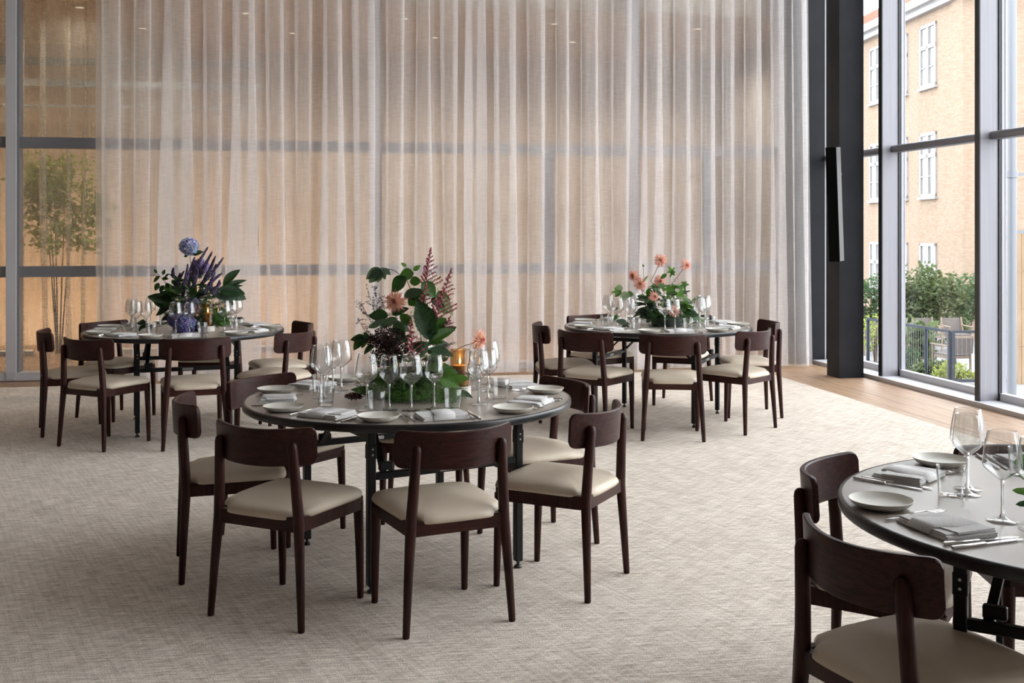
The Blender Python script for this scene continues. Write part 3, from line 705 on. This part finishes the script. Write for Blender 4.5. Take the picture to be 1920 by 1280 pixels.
# ------------------------------------------------------------------ tables with their chairs and settings
D2R = math.radians
TABLES = {
 'middle': dict(c=(-.48,5.13), rot=29.5, name='the middle table', lab='round black-edged folding table carrying the tallest flowers, in the middle',
   chairs=dict(A=((-1.48,4.92),(.414,.135)), B=((-.989,4.243),(.181,.377)), C=((-.196,4.18),(-.189,.40)), D=((.407,4.675),(-.39,.20)), E=((.3125,5.523),(-.384,-.193)), F=((-1.327,5.663),(.843,-.537)), G=((-.46,6.10),(-.02,-1))),
   seats=dict(A=192,B=242,C=287.7,D=-20,E=34,F=147,G=91), gl=dict(A=(-8,7,25),B=(7,21,15),C=(-11,3.5,13.5),D=(-15,0,15),E=(-10,4,14),F=(2,14,20))),
 'hydrangea': dict(c=(-2.544,8.57), rot=19.5, name='the blue hydrangea table', lab='round black-edged folding table with the blue hydrangeas, at the left',
   chairs=dict(A=((-3.52,8.247),(.908,.418)), B=((-2.98,7.625),(.45,.89)), C=((-2.185,7.62),(-.34,.94)), D=((-1.56,8.17),(-.90,.40)), E=((-1.66,8.97),(-.90,-.42)), F=((-3.40,9.09),(.843,-.537)), G=((-2.55,9.55),(0,-1))),
   seats=dict(A=190,B=238,C=287,D=-17,E=38,F=143,G=92), gl={}),
 'dahlia': dict(c=(1.18,8.955), rot=65, name='the far coral dahlia table', lab='round black-edged folding table with only coral dahlias, at the back right',
   chairs=dict(A=((.20,8.865),(.99,.10)), B=((.51,8.185),(.574,.819)), C=((1.155,7.90),(.10,.995)), D=((1.87,8.29),(-.727,.686)), E=((2.163,9.10),(-.998,-.05)), F=((.65,9.803),(.53,-.848)), G=((1.568,9.855),(-.37,-.93))),
   seats=dict(A=172,B=224,C=279,D=-32,E=20,F=121,G=72), gl={}),
 'edge': dict(c=(1.69,3.058), rot=-31, name='the cropped table at right', lab='round black-edged folding table cut off by the right edge',
   chairs=dict(A=((.825,2.705),(.907,.42)), F=((.985,3.575),(.848,-.53)), G=((1.775,3.87),(-.05,-1))),
   seats=dict(A=200,F=138,G=86), gl=dict(A=(-2,11,20),F=(6,17,22))),
}
SN = dict(A='left side', B='front left', C='front right', D='right side', E='back right', F='back left', G='far side')
for tk, T in TABLES.items():
    cx, cy = T['c']; tn = T['name']
    put(table0, utb, (cx,cy,0), D2R(T['rot']), T['lab'], 'round folding tables')
    for k, (rm, hd) in T['chairs'].items():
        hd = Vector(hd).normalized(); o = Vector(rm) + hd*.215
        sn = SN[k] if not (tk == 'edge') else dict(A='near side', F='left side', G='far side')[k]
        put(chair0, uch, (o.x,o.y,0), math.atan2(-hd.x, hd.y), f'dark wooden chair with cream leather seat, {sn} of {tn}', 'dark wooden dining chairs')
    for k, ang in T['seats'].items():
        sn = SN[k] if not (tk == 'edge') else dict(A='near side', F='left side', G='far side')[k]
        w = f'{sn} setting of {tn}'
        a = D2R(ang); rad = Vector((math.cos(a), math.sin(a))); rg = Vector((-rad.y, rad.x)); base = Vector((cx,cy)); rz = math.atan2(rad.x*1.0, -rad.y)
        rz = math.atan2(rg.y, rg.x)
        J = lambda s: rt.uniform(-s, s)
        def at(x, r): q = base + rad*r + rg*x; return (q.x, q.y, TZ+.0007)
        put(PR['napkin'], UP['napkin'], at(J(.006), .605+J(.008)), rz+J(.10), 'folded pale grey linen napkin, '+w, 'linen napkins')
        put(PR['plate'], UP['plate'], at(-.248+J(.008), .60+J(.012)), rz, 'small off-white bread plate, '+w, 'bread plates')
        put(PR['fork'], UP['fork'], at(-.121, .60+J(.01)), rz+J(.06)+.05, 'steel fork next to the napkin, '+w, 'forks')
        put(PR['fork'], UP['fork'], at(-.146, .585+J(.01)), rz+J(.06), 'steel fork next to the plate, '+w, 'forks')
        put(PR['knife'], UP['knife'], at(.122, .60+J(.01)), rz+J(.06)-.05, 'steel knife next to the napkin, '+w, 'knives')
        put(PR['knife'], UP['knife'], at(.148, .60+J(.012)), rz+J(.06)-.02, 'outer steel knife farther from the napkin, '+w, 'knives')
        d1, d2, d3 = T['gl'].get(k, (-9+J(3), 5+J(2), 15+J(2)))
        def pol(dd, r): q = base + Vector((math.cos(D2R(ang+dd)), math.sin(D2R(ang+dd))))*r; return (q.x, q.y, TZ+.0007)
        put(PR['large'], UP['large'], pol(d1, .405), J(3), 'large empty wine glass, '+w, 'wine glasses')
        put(PR['small'], UP['small'], pol(d2, .395), J(3), 'slimmer empty wine glass, '+w, 'wine glasses')
        put(PR['tumbler'], UP['tumbler'], pol(d3, .43 if abs(d3-d2) > 7 else .44), J(3), 'clear water tumbler, '+w, 'water tumblers')
candle((-.245,5.19,TZ+.0007), 'on the middle table'); candle((-2.325,8.43,TZ+.0007), 'on the blue hydrangea table')

# ------------------------------------------------------------------ flowers
rf_ = random.Random(77)
LEAF = {}
def leaf_mesh(kind, mk):
    if (kind, mk) in LEAF: return LEAF[(kind, mk)]
    mb = MB(); n = 10                                            # blade along +y, length 1, normal +z
    if kind == 'lobed':
        pts = []
        lobes = [(-2.15,.42),(-1.15,.62),(-.0,.8),(1.15,.62),(2.15,.42)]
        ring = [(0,-.02)]
        for i, (a, L) in enumerate(lobes):
            a0 = a-.42; a1 = a+.42
            ring += [(math.sin(a0)*L*.45, .3+math.cos(a0)*L*.45-.1), (math.sin(a-.18)*L*.78, .2+math.cos(a-.18)*L*.78), (math.sin(a)*L, .2+math.cos(a)*L), (math.sin(a+.18)*L*.78, .2+math.cos(a+.18)*L*.78)]
            if i == len(lobes)-1: ring += [(math.sin(a1)*L*.45, .3+math.cos(a1)*L*.45-.1)]
        vs = [(0,.22,.0)] + [(x,y,.06*abs(x)-.10*y*y) for x,y in ring]; k = len(ring)
        mb.add(vs, [(0,1+i,1+(i+1)%k) for i in range(k)])
    else:
        wd, pk, ser, curl = dict(ovate=(.30,.42,0,.18), round=(.42,.45,0,.14), serrate=(.25,.45,.02,.12), lance=(.15,.45,0,.25), big=(.265,.46,.018,.2))[kind]
        rows = []
        for i in range(n*2+1):
            t = i/(n*2); w = wd*math.sin(PI*t**(math.log(.5)/math.log(pk)))**.8 if 0 < t < 1 else 0.0
            if ser and i % 2: w = max(0, w-ser)
            zc = -curl*t*t
            rows.append([(-w,t,zc+.28*w),( -w*.5,t,zc+.10*w),(0,t,zc),(w*.5,t,zc+.10*w),(w,t,zc+.28*w)])
        vs = sum(rows, []); fs = []
        for i in range(len(rows)-1):
            for j in range(4): fs.append((i*5+j, i*5+j+1, (i+1)*5+j+1, (i+1)*5+j))
        mb.add(vs, fs); mb.add([(-.012,-.12,.01),(.012,-.12,.01),(.008,.02,.004),(-.008,.02,.004)], [(0,1,2,3)])
    me = mb.mesh('leaf', 180); me.materials.append(M[mk]); LEAF[(kind, mk)] = me; return me
def basis(yd, nrm):
    y = Vector(yd).normalized(); z = Vector(nrm); z = (z - y*z.dot(y))
    z = z.normalized() if z.length > 1e-4 else y.orthogonal().normalized()
    x = y.cross(z); return Matrix(((x.x,y.x,z.x),(x.y,y.y,z.y),(x.z,y.z,z.z))).to_4x4()
class Arr:
    def __init__(s, x, y, label):
        s.o = Vector((x,y,TZ+.0007)); s.e = empty('flower_arrangement', s.o, label=label, cat='flowers'); s.Z = y
    def P(s, X, Y, dz=0.0): return px(X, Y, s.Z+dz) - s.o
    def leaf(s, p, d, nrm, size, kind='ovate', mk='g_mid'):
        me = leaf_mesh(kind, mk); o = bpy.data.objects.new('leaf', me); C.objects.link(o); o.parent = s.e
        o.matrix_local = Matrix.Translation(p) @ basis(d, nrm) @ Matrix.Scale(size,4); return o
    def lf(s, X, Y, tipX, tipY, kind='ovate', mk='g_mid', dz=0.0, out=0.0, nrm=None, wmul=1.0):
        a = s.P(X,Y,dz); b = s.P(tipX,tipY,dz) + Vector((0,out,0)); d = b-a
        n = nrm or (rf_.uniform(-.4,.4), -.9, rf_.uniform(.2,.9)); return s.leaf(a, d, n, d.length, kind, mk)
    def stem(s, pts, r=.0018, m='stemg'):
        MB().tube(pts, [r*1.2]+[r]*(len(pts)-1), 5).build('stem', M[m], s.e, 180)
    def arc(s, a, b, bow=(0,0,.02), n=6):
        a, b = Vector(a), Vector(b); return [a.lerp(b,i/n) + Vector(bow)*math.sin(PI*i/n) for i in range(n+1)]
    def dahlia(s, p, face, r, open_=1.0, pink=(.96,.33,.38), peach=(1.0,.78,.46), mid=(.85,.24,.20)):
        B = basis(Vector((0,0,1)) if abs(Vector(face).z) < .9 else Vector((0,1,0)), face); mb = MB(); N = 84; ga = 2.399963
        for i in range(N):
            t = (i+.5)/N; el = (1-t)*1.35 - .30*t*open_; a = i*ga + rf_.uniform(-.1,.1)     # centre petals upright, outer ones spread
            L = r*(.45+.62*t**.7)*rf_.uniform(.8,1.14); wd = r*.095*(.75+.4*t)
            d = Vector((math.cos(a)*math.cos(el), math.sin(a)*math.cos(el), math.sin(el))); sd = Vector((-math.sin(a), math.cos(a), 0)); up = d.cross(sd)*-1
            b0 = Vector((math.cos(a),math.sin(a),0))*r*.06*t
            q = [b0-sd*wd*.4, b0+sd*wd*.4, b0+d*L*.55+sd*wd+up*L*.05, b0+d*L*.55-sd*wd+up*L*.05, b0+d*L+up*L*.14*(1 if t>.3 else -.5), b0+d*L*.5-up*wd*.7]
            k = min(1, t*3.2); ci = tuple(mid[j]*(1-k)+peach[j]*k for j in range(3)); ct = tuple(pink[j]*(.55+.45*k)+mid[j]*.0 for j in range(3))
            cm_ = tuple(ci[j]*.55+ct[j]*.45 for j in range(3))
            mb.add([B @ v for v in q], [(0,5,3),(1,2,5),(5,2,4),(5,4,3),(0,1,5)], [ci,ci,cm_,cm_,ct,ci])
        o = mb.build('dahlia_bloom', M['petal'], s.e, 180); o.location = p
        c = MB().lathe([(0,-r*.16),(r*.13,-r*.12),(r*.2,-r*.02),(r*.15,r*.05),(0,r*.06)], 10).build('calyx', M['stemg'], o, 180); c.matrix_local = B
        return o
    def hydrangea(s, p, r, c1, c2, n=170):
        mb = MB()
        for i in range(n):
            z = 1-2*(i+.5)/n; a = i*2.399963; rr = math.sqrt(1-z*z); d = Vector((rr*math.cos(a), rr*math.sin(a), z*.92)); d0 = d.normalized()
            c = d*r*rf_.uniform(.84,1.03); B = basis(d0.orthogonal(), (d0+Vector((rf_.gauss(0,.3),rf_.gauss(0,.3),rf_.gauss(0,.3)))).normalized()); w = r*.17*rf_.uniform(.8,1.2); tw = rf_.uniform(0,6)
            t = rf_.random(); cc = tuple((c1[j]*(1-t)+c2[j]*t)*rf_.uniform(.75,1.15) for j in range(3)); vs=[(0,0,-w*.15)]
            for k in range(4):
                a = tw+k*PI/2; ca, sa = math.cos(a), math.sin(a)
                for x, y in ((.55,-.55),(1.1,0),(.55,.55)): vs.append(((x*ca-y*sa)*w,(x*sa+y*ca)*w, w*.15*(x>1)))
            fs = [(0,1+3*k,2+3*k,3+3*k) for k in range(4)]
            mb.add([c + B @ Vector(v) for v in vs], fs, cc)
        o = mb.build('hydrangea_head', M['petal'], s.e); o.location = p
        MB().lathe([(0,-r*.8),(r*.55,-r*.55),(r*.8,0),(r*.55,r*.55),(0,r*.8)], 12).build('flower_core', M['spike'], o); return o
    def blobs(s, name, pts, r, m, jit=.3):
        mb = MB()
        for p in pts:
            p = Vector(p); k = r*rf_.uniform(1-jit,1+jit); a = rf_.uniform(0,3); ca, sa = math.cos(a)*k, math.sin(a)*k
            mb.add([p+Vector((ca,sa,0)),p+Vector((-sa,ca,0)),p+Vector((-ca,-sa,0)),p+Vector((sa,-ca,0)),p+Vector((0,0,k)),p-Vector((0,0,k))], [(0,1,4),(1,2,4),(2,3,4),(3,0,4),(1,0,5),(2,1,5),(3,2,5),(0,3,5)])
        return mb.build(name, M[m], s.e)
    def spike(s, a, b, r, m='spike', name='flower_spike', n=150):
        a, b = Vector(a), Vector(b); d = b-a; x = d.orthogonal().normalized(); y = d.normalized().cross(x); P=[]; bow = Vector((rf_.uniform(-.01,.01),0,0))
        for i in range(n):
            t = (i+.5)/n; w = i*2.4; rr = r*(1-t)**.45*(.55+.45*min(1,t*6)); P.append(a + d*t + bow*math.sin(PI*t) + (x*math.cos(w)+y*math.sin(w))*rr)
        s.stem([a-d*.25, a, b], .0016); return s.blobs(name, P, r*.42, m)
    def plume(s, a, b, w, m='astilbe', n=20):
        a, b = Vector(a), Vector(b); d = b-a; P = []; dn = d.normalized()
        s.stem([a-d*.5, a, b], .0016, 'twig')
        for i in range(n):
            t = i/n; L = w*(1-t)**1.1*rf_.uniform(.75,1.15); ang = i*2.1
            sd = Vector((math.cos(ang), .6*math.sin(ang), 0)); q0 = a + d*t; q1 = q0 + sd*L + dn*L*.75; k = max(3, int(L/.0042))
            for j in range(k):
                c = q0.lerp(q1, (j+.5)/k) + Vector((0,0,-.006*(j/k)**2)); P += [c + Vector((rf_.gauss(0,.0016),rf_.gauss(0,.0016),rf_.gauss(0,.0016))) for _ in range(3)]
        for j in range(14): P.append(a.lerp(b, .8+.2*j/14))
        return s.blobs('astilbe_plume', P, .0033, m)
    def spray(s, a, b, w, m='statice', n=16):
        a, b = Vector(a), Vector(b); P=[]; mb = MB(); mb.tube([a, a.lerp(b,.5), b], [.0012,.001,.0006], 4)
        for i in range(n):
            t = rf_.uniform(.35,1); q0 = a.lerp(b,t*.92); q1 = q0 + (b-a).normalized()*w*rf_.uniform(.1,.7) + Vector((rf_.gauss(0,.6),rf_.gauss(0,.5),rf_.gauss(.1,.5)))*w*.8
            mb.tube([q0,q1], [.0006,.0004], 3)
            for j in range(9): P.append(q0.lerp(q1, .3+.7*j/9) + Vector((rf_.gauss(0,.0035),rf_.gauss(0,.0035),rf_.gauss(0,.0035))))
        o = mb.build('spray_twigs', M['twig'], s.e); o['kind'] = 'stuff'
        o = s.blobs('statice_florets', P, .0026, m, .4); o['kind'] = 'stuff'; return o
    def cluster(s, p, rx, ry, rz, n, r=.0034, m='sedum', name='bud_cluster'):
        P = []
        for _ in range(n):
            d = Vector((rf_.gauss(0,1),rf_.gauss(0,1),rf_.gauss(0,1))).normalized()*rf_.random()**.4; P.append(Vector(p)+Vector((d.x*rx,d.y*ry,d.z*rz)))
        return s.blobs(name, P, r, m, .4)
    def fern(s, p, rx, ry, h, n, m='g_mid', L=.03):
        mb = MB()
        for _ in range(n):
            a = rf_.uniform(0,2*PI); k = math.sqrt(rf_.random()); q = Vector(p)+Vector((math.cos(a)*rx*k, math.sin(a)*ry*k, h*rf_.random()*(1-.55*k)))
            d = Vector((math.cos(a)*.8+rf_.gauss(0,.4), math.sin(a)*.8+rf_.gauss(0,.4), rf_.uniform(-.2,.9))).normalized()
            for j in range(9):
                b0 = q + d*L*j*.16; e = (d*.5 + Vector((rf_.gauss(0,1),rf_.gauss(0,1),rf_.gauss(0,1)))).normalized()*L*.42; w = e.orthogonal().normalized()*L*.030
                mb.add([b0-w, b0+w, b0+e], [(0,1,2)])
            w = d.orthogonal().normalized()*.0006; mb.add([q-w,q+w,q+d*L*1.5], [(0,1,2)])
        o = mb.build('fern_foliage', M[m], s.e); o['kind'] = 'stuff'; return o
    def mass(s, n, rx, ry, h0, h1, size, kinds, mks, up=.5):
        for _ in range(n):
            a = rf_.uniform(0,2*PI); k = rf_.uniform(.55,1); p = Vector((math.cos(a)*rx*k, math.sin(a)*ry*k, rf_.uniform(h0,h1)))
            d = Vector((math.cos(a)+rf_.gauss(0,.35), math.sin(a)+rf_.gauss(0,.35), rf_.uniform(-.3,up)))
            n_ = Vector((math.cos(a)*.5+rf_.gauss(0,.2), math.sin(a)*.5-.25, .8)); s.leaf(p*Vector((.0,.0,1)).z**0 if False else p, d, n_, size*rf_.uniform(.7,1.25), rf_.choice(kinds), rf_.choice(mks))
    def vase(s, r=.10, h=.05):
        MB().lathe([(0,0),(r*.9,0),(r,.006),(r,h),(r*.95,h+.003),(r*.9,h-.004),(0,h-.004)], 28).build('bowl', M['dark'], s.e, 50)
        MB().lathe([(0,h-.004),(r*.86,h-.004),(r*.75,h+.03),(r*.4,h+.045),(0,h+.05)], 20).build('moss', M['g_dark'], s.e, 180)

# -- middle table: two dahlias, astilbe plumes, dark sedum, big serrated leaves
A = Arr(-.46, 5.12, 'tall arrangement of peach dahlias, pink astilbe and large leaves, middle table')
A.vase(.11,.05)
A.fern((.02,-.10,.0), .21, .11, .12, 900, 'g_mid'); A.fern((.04,-.16,.0), .14, .05, .08, 260, 'g_light', .026); A.fern((-.05,-.02,.03), .2, .14, .12, 320, 'g_dark')
A.mass(50, .15, .12, .05, .17, .08, ['ovate','serrate','round'], ['g_dark','g_mid','g_dark','g_grey','g_light'])
A.mass(60, .11, .09, .12, .32, .065, ['ovate','round'], ['g_dark','g_grey','g_mid'])
A.dahlia(A.P(741,565,-.05), (-.12,-.95,.18), .055); A.stem(A.arc(A.P(748,680), A.P(744,570,-.03), (-.01,0,.0)), .0022)
A.dahlia(A.P(899,637,-.02), (.72,-.45,.32), .052); A.stem(A.arc(A.P(838,672), A.P(888,644,-.02), (0,0,.016)), .0018, 'twig')
A.plume(A.P(797,545), A.P(808,463), .070, n=28); A.plume(A.P(818,598,-.06), A.P(847,502,-.06), .078, n=30); A.plume(A.P(775,668,-.14), A.P(768,598,-.14), .055, n=20); A.plume(A.P(828,628), A.P(845,592), .05, n=12); A.plume(A.P(792,575,-.05), A.P(800,530,-.05), .05, n=14)
# arching branch with drooping leaf
A.stem([A.P(790,640), A.P(782,570), A.P(762,524), A.P(740,507), A.P(718,502), A.P(712,504)], .0019, 'twig')
for t in ((714,504,684,521),(714,504,691,530),(715,505,706,530),(716,505,722,524),(716,504,733,514),(714,504,700,518)): A.lf(*t, kind='ovate', mk='g_grey', dz=-.02)
for t, k, m in (((776,512,748,517),'round','g_mid'),((768,528,790,526),'round','g_mid'),((762,520,733,545),'round','g_dark'),((764,545,790,560),'round','g_dark'),((758,558,792,540),'ovate','g_grey'),
                ((790,530,818,556),'round','g_mid'),((795,545,765,572),'round','g_dark'),((808,560,835,575),'ovate','g_dark'),((762,500,752,492),'ovate','g_light'),((775,507,788,497),'ovate','g_light')):
    A.lf(*t, kind=k, mk=m, dz=rf_.uniform(-.05,.03))
A.stem([A.P(795,600), A.P(800,540), A.P(812,520), A.P(808,508)], .0017, 'twig'); A.stem([A.P(808,508), A.P(800,515)], .0012, 'twig')
A.lf(806,638,787,558, kind='big', mk='g_dark', dz=-.09, nrm=(.25,-.9,.3)); A.lf(812,640,806,575, kind='big', mk='g_dark', dz=-.05, nrm=(-.5,-.8,.2))
A.lf(808,640,850,612, kind='big', mk='g_mid', dz=-.08, nrm=(-.1,-.7,.7)); A.lf(830,622,856,612, kind='serrate', mk='g_dark', dz=.0)
A.lf(800,645,789,668, kind='ovate', mk='g_grey', dz=-.12, nrm=(.3,-.9,.3)); A.lf(806,655,852,662, kind='big', mk='g_dark', dz=-.10, nrm=(0,-.6,.8))
A.lf(822,560,834,590, kind='ovate', mk='g_pale', dz=.0); A.lf(828,552,852,592, kind='lance', mk='g_pale', dz=.02); A.lf(822,545,840,588, kind='ovate', mk='g_mid', dz=.03)
A.lf(795,690,860,690, kind='big', mk='g_mid', dz=-.13, nrm=(0,-.5,.8)); A.lf(822,700,862,722, kind='round', mk='g_light', dz=-.14, nrm=(.2,-.8,.5)); A.lf(845,712,880,708, kind='serrate', mk='g_light', dz=-.12)
A.lf(838,722,848,762, kind='round', mk='g_light', dz=-.15, nrm=(.1,-.95,.2)); A.lf(858,735,888,742, kind='ovate', mk='g_dark', dz=-.08, nrm=(0,-.4,.9)); A.lf(822,742,838,765, kind='ovate', mk='g_mid', dz=-.15)
A.lf(735,610,700,600, kind='serrate', mk='g_grey', dz=-.06); A.lf(745,598,712,612, kind='ovate', mk='g_grey', dz=-.09); A.lf(728,592,690,590, kind='ovate', mk='g_dark', dz=-.03); A.lf(745,600,752,640, kind='ovate', mk='g_grey', dz=-.1)
A.lf(735,590,765,575, kind='ovate', mk='g_dark', dz=-.03); A.lf(750,590,775,610, kind='ovate', mk='g_mid', dz=-.06); A.lf(712,608,690,612, kind='ovate', mk='g_grey', dz=-.05)
A.stem([A.P(715,660), A.P(690,640), A.P(676,628)], .0015, 'twig')
for t in ((686,634,656,634),(683,632,660,655),(688,636,676,652),(690,640,684,622),(700,648,680,662)): A.lf(*t, kind='ovate', mk='g_dark', dz=-.05)
A.lf(712,745,660,722, kind='big', mk='g_mid', dz=-.12, nrm=(0,-.45,.9)); A.lf(735,748,690,740, kind='big', mk='g_grey', dz=-.14, nrm=(0,-.5,.85)); A.lf(725,738,752,748, kind='ovate', mk='g_grey', dz=-.15)
for t in ((722,640,690,548),(715,620,702,535),(712,640,676,563),(705,650,670,598),(728,640,718,560),(758,640,765,585),(806,650,838,600),(800,660,846,645)): A.spray(A.P(t[0],t[1]), A.P(t[2],t[3]), .05, n=12)
A.cluster(A.P(728,632,-.10), .085, .05, .05, 900); A.cluster(A.P(702,638,-.08), .045, .04, .03, 260); A.cluster(A.P(745,655,-.1), .07, .05, .05, 600); A.cluster(A.P(720,665,-.08), .07, .05, .06, 600)
A.cluster(A.P(664,742,-.13), .045, .03, .018, 240, name='bud_cluster'); A.spray(A.P(842,690,-.05), A.P(880,705,-.05), .03, 'sedum', 10)

# -- left table: blue hydrangeas, violet spikes, dark leaves
B = Arr(-2.50, 8.56, 'low wide arrangement of blue hydrangeas and violet flower spikes, left table')
B.vase(.13,.06)
BL, LV = (.30,.32,.54), (.52,.55,.72)
B.hydrangea(B.P(355,462,.0), .075, BL, LV); B.hydrangea(B.P(375,500,.05), .07, (.22,.16,.36), (.36,.28,.48)); B.hydrangea(B.P(346,607,-.22), .085, (.14,.13,.34), (.26,.24,.46)); B.hydrangea(B.P(358,575,-.12), .08, (.28,.22,.44), (.42,.36,.56)); B.hydrangea(B.P(328,600,-.18), .06, (.12,.11,.28), (.2,.19,.38))
B.stem(B.arc(B.P(362,560), B.P(356,478))); B.lf(362,478,380,470, mk='g_dark'); B.lf(352,480,344,480, mk='g_dark')
for a, b in (((360,520),(390,463)),((372,520),(398,472)),((382,528),(419,483)),((390,535),(416,512)),((376,545),(396,500)),((395,545),(405,495)),((348,530),(365,482)),((342,540),(352,495)),((330,545),(338,512)),((362,540),(372,505)),((398,552),(414,530)),((385,550),(403,510)),((325,520),(325,502)),((340,560),(345,535)),((405,548),(412,525)),((372,560),(385,545)),((312,578),(316,568)),((380,575),(388,560)),((365,535),(362,500)),((355,545),(358,512)),((388,520),(404,480)),((335,535),(345,508))):
    B.spike(B.P(*a, rf_.uniform(-.14,.05)), B.P(*b, rf_.uniform(-.14,.05)), .0125)
B.mass(120, .17, .15, .06, .30, .10, ['ovate','serrate'], ['g_dark','g_dark','g_mid'], .9); B.mass(60, .11, .11, .24, .40, .075, ['ovate','lance'], ['g_dark','g_mid','g_grey'], 1.2)
B.fern((.06,-.1,.05), .22, .12, .30, 420, 'g_dark', .04); B.fern((.18,-.05,.05), .14, .1, .28, 200, 'g_mid', .04)
B.stem([B.P(325,560), B.P(310,530), B.P(295,512), B.P(291,505)], .002, 'twig')
for t in ((300,518,286,528),(305,515,309,505),(304,522,316,522),(298,530,290,545),(312,530,318,545),(310,520,316,512),(322,525,332,535),(294,512,289,504),(325,540,338,530),(308,535,298,547),(318,535,326,548)): B.lf(*t, kind='ovate', mk='g_dark', dz=rf_.uniform(-.1,.1))
for t in ((318,565,275,553),(318,575,284,560),(322,565,304,548),(315,580,290,590),(330,570,310,560),(325,590,300,600)): B.lf(*t, kind='serrate', mk='g_dark', dz=-.08)
for t in ((418,535,448,503),(420,540,458,520),(415,545,452,530)): B.lf(*t, kind='lance' if t[2]>450 else 'serrate', mk='g_dark', dz=.0)
for t in ((410,540,462,560),(412,545,445,556),(405,550,440,570),(408,542,460,548),(412,550,430,562)): B.lf(*t, kind='serrate', mk='g_grey' if t[3]>555 else 'g_dark', dz=-.05)
for t in ((405,590,422,612),(400,580,425,598),(410,600,432,606),(385,600,378,620),(390,590,402,606)): B.lf(*t, kind='round', mk='g_mid', dz=-.12)
B.stem([B.P(300,612,-.2), B.P(278,606,-.2), B.P(262,612,-.2)], .0015, 'twig')
for t in ((280,608,262,614),(275,606,255,604),(270,610,258,620),(285,608,280,620),(262,606,270,598)): B.lf(*t, kind='ovate', mk='g_dark', dz=-.2)

# -- far right table: coral dahlias over fresh green leaves
D = Arr(1.26, 8.95, 'round arrangement of coral dahlias over fresh green leaves, far right table')
D.vase(.13,.06)
for X, Y, fc, r, b, dz in ((1238,488,(0,-.55,.85),.060,(1220,528),-.02),(1286,497,(.35,-.65,.6),.054,(1253,540),.0),(1188,517,(-.55,-.5,.6),.055,(1210,550),-.02),(1200,532,(-.1,-.95,.15),.060,(1212,570),-.10),(1237,527,(0,-.6,.8),.055,(1225,560),-.05),(1226,556,(.25,-.9,.2),.048,(1225,590),-.14),(1264,584,(.1,-.97,.1),.055,(1245,600),-.19)):
    p = D.P(X,Y,dz); D.dahlia(p, fc, r, peach=(1.0,.80,.52)); q = D.P(b[0],b[1],dz*.5); D.stem(D.arc(q, p-Vector(fc).normalized()*.012, (0,0,-.005)), .0024, 'twig')
D.stem([D.P(1208,545), D.P(1206,500)], .0018); D.cluster(D.P(1206,497), .008, .008, .010, 16, .006, 'g_light', 'dahlia_bud')
D.stem([D.P(1250,560), D.P(1268,535), D.P(1262,518)], .0016); D.stem([D.P(1255,550), D.P(1275,530), D.P(1282,527)], .0016)
for t, k, m in (((1250,514,1238,522),'ovate','g_mid'),((1262,512,1252,498),'lobed','g_light'),((1263,508,1255,520),'lobed','g_mid'),((1282,528,1285,545),'lobed','g_mid'),((1256,535,1252,560),'lobed','g_light'),((1240,532,1246,548),'lobed','g_mid'),
                ((1205,530,1214,515),'lance','g_pale'),((1218,540,1214,558),'ovate','g_mid'),((1160,546,1145,548),'lobed','g_light'),((1165,545,1152,556),'ovate','g_mid'),((1168,540,1152,540),'round','g_pale'),((1180,550,1162,560),'round','g_pale'),((1188,552,1172,552),'round','g_mid'),
                ((1280,580,1283,572),'lobed','g_light'),((1278,565,1286,585),'ovate','g_light'),((1285,590,1292,606),'ovate','g_mid'),((1270,560,1278,556),'round','g_pale'),((1215,600,1224,600),'round','g_light'),((1160,590,1150,600),'ovate','g_mid'),((1160,578,1150,580),'ovate','g_mid'),((1242,600,1246,612),'lance','g_light'),((1285,600,1297,598),'ovate','g_mid')):
    D.lf(*t, kind=k, mk=m, dz=rf_.uniform(-.18,-.02))
D.mass(110, .20, .16, .05, .22, .095, ['round','ovate','lobed'], ['g_mid','g_grey','g_dark','g_mid'], .6); D.mass(50, .13, .12, .18, .32, .08, ['round','lobed','ovate'], ['g_mid','g_light','g_dark'], .9)
D.fern((.0,-.1,.0), .24, .14, .16, 320, 'g_dark', .035)
D.stem([D.P(1180,608,-.22), D.P(1165,604,-.24)], .0015)
for t in ((1175,606,1155,600),(1172,608,1180,614),(1180,606,1165,612)): D.lf(*t, kind='ovate', mk='g_grey', dz=-.22)

# -- table cut by the right edge: leaves reaching into view
E_ = Arr(1.72, 3.06, 'green leafy arrangement cut off by the right edge of the picture')
E_.vase(.11,.05); E_.mass(46, .15, .13, .06, .20, .12, ['lobed','serrate','ovate'], ['g_mid','g_light','g_mid'], .6); E_.mass(16, .08, .08, .16, .30, .12, ['lobed','ovate'], ['g_mid','g_light'], 1.0)
E_.lf(1945,925,1899,918, kind='lobed', mk='g_light', dz=-.10); E_.lf(1945,942,1905,945, kind='lobed', mk='g_dark', dz=-.08); E_.lf(1940,870,1902,866, kind='round', mk='g_light', dz=-.05); E_.lf(1940,898,1912,890, kind='ovate', mk='g_light', dz=-.05)
E_.dahlia(Vector((.03,-.05,.30)), (-.2,-.7,.6), .05); E_.dahlia(Vector((.12,.02,.26)), (.5,-.3,.7), .05)
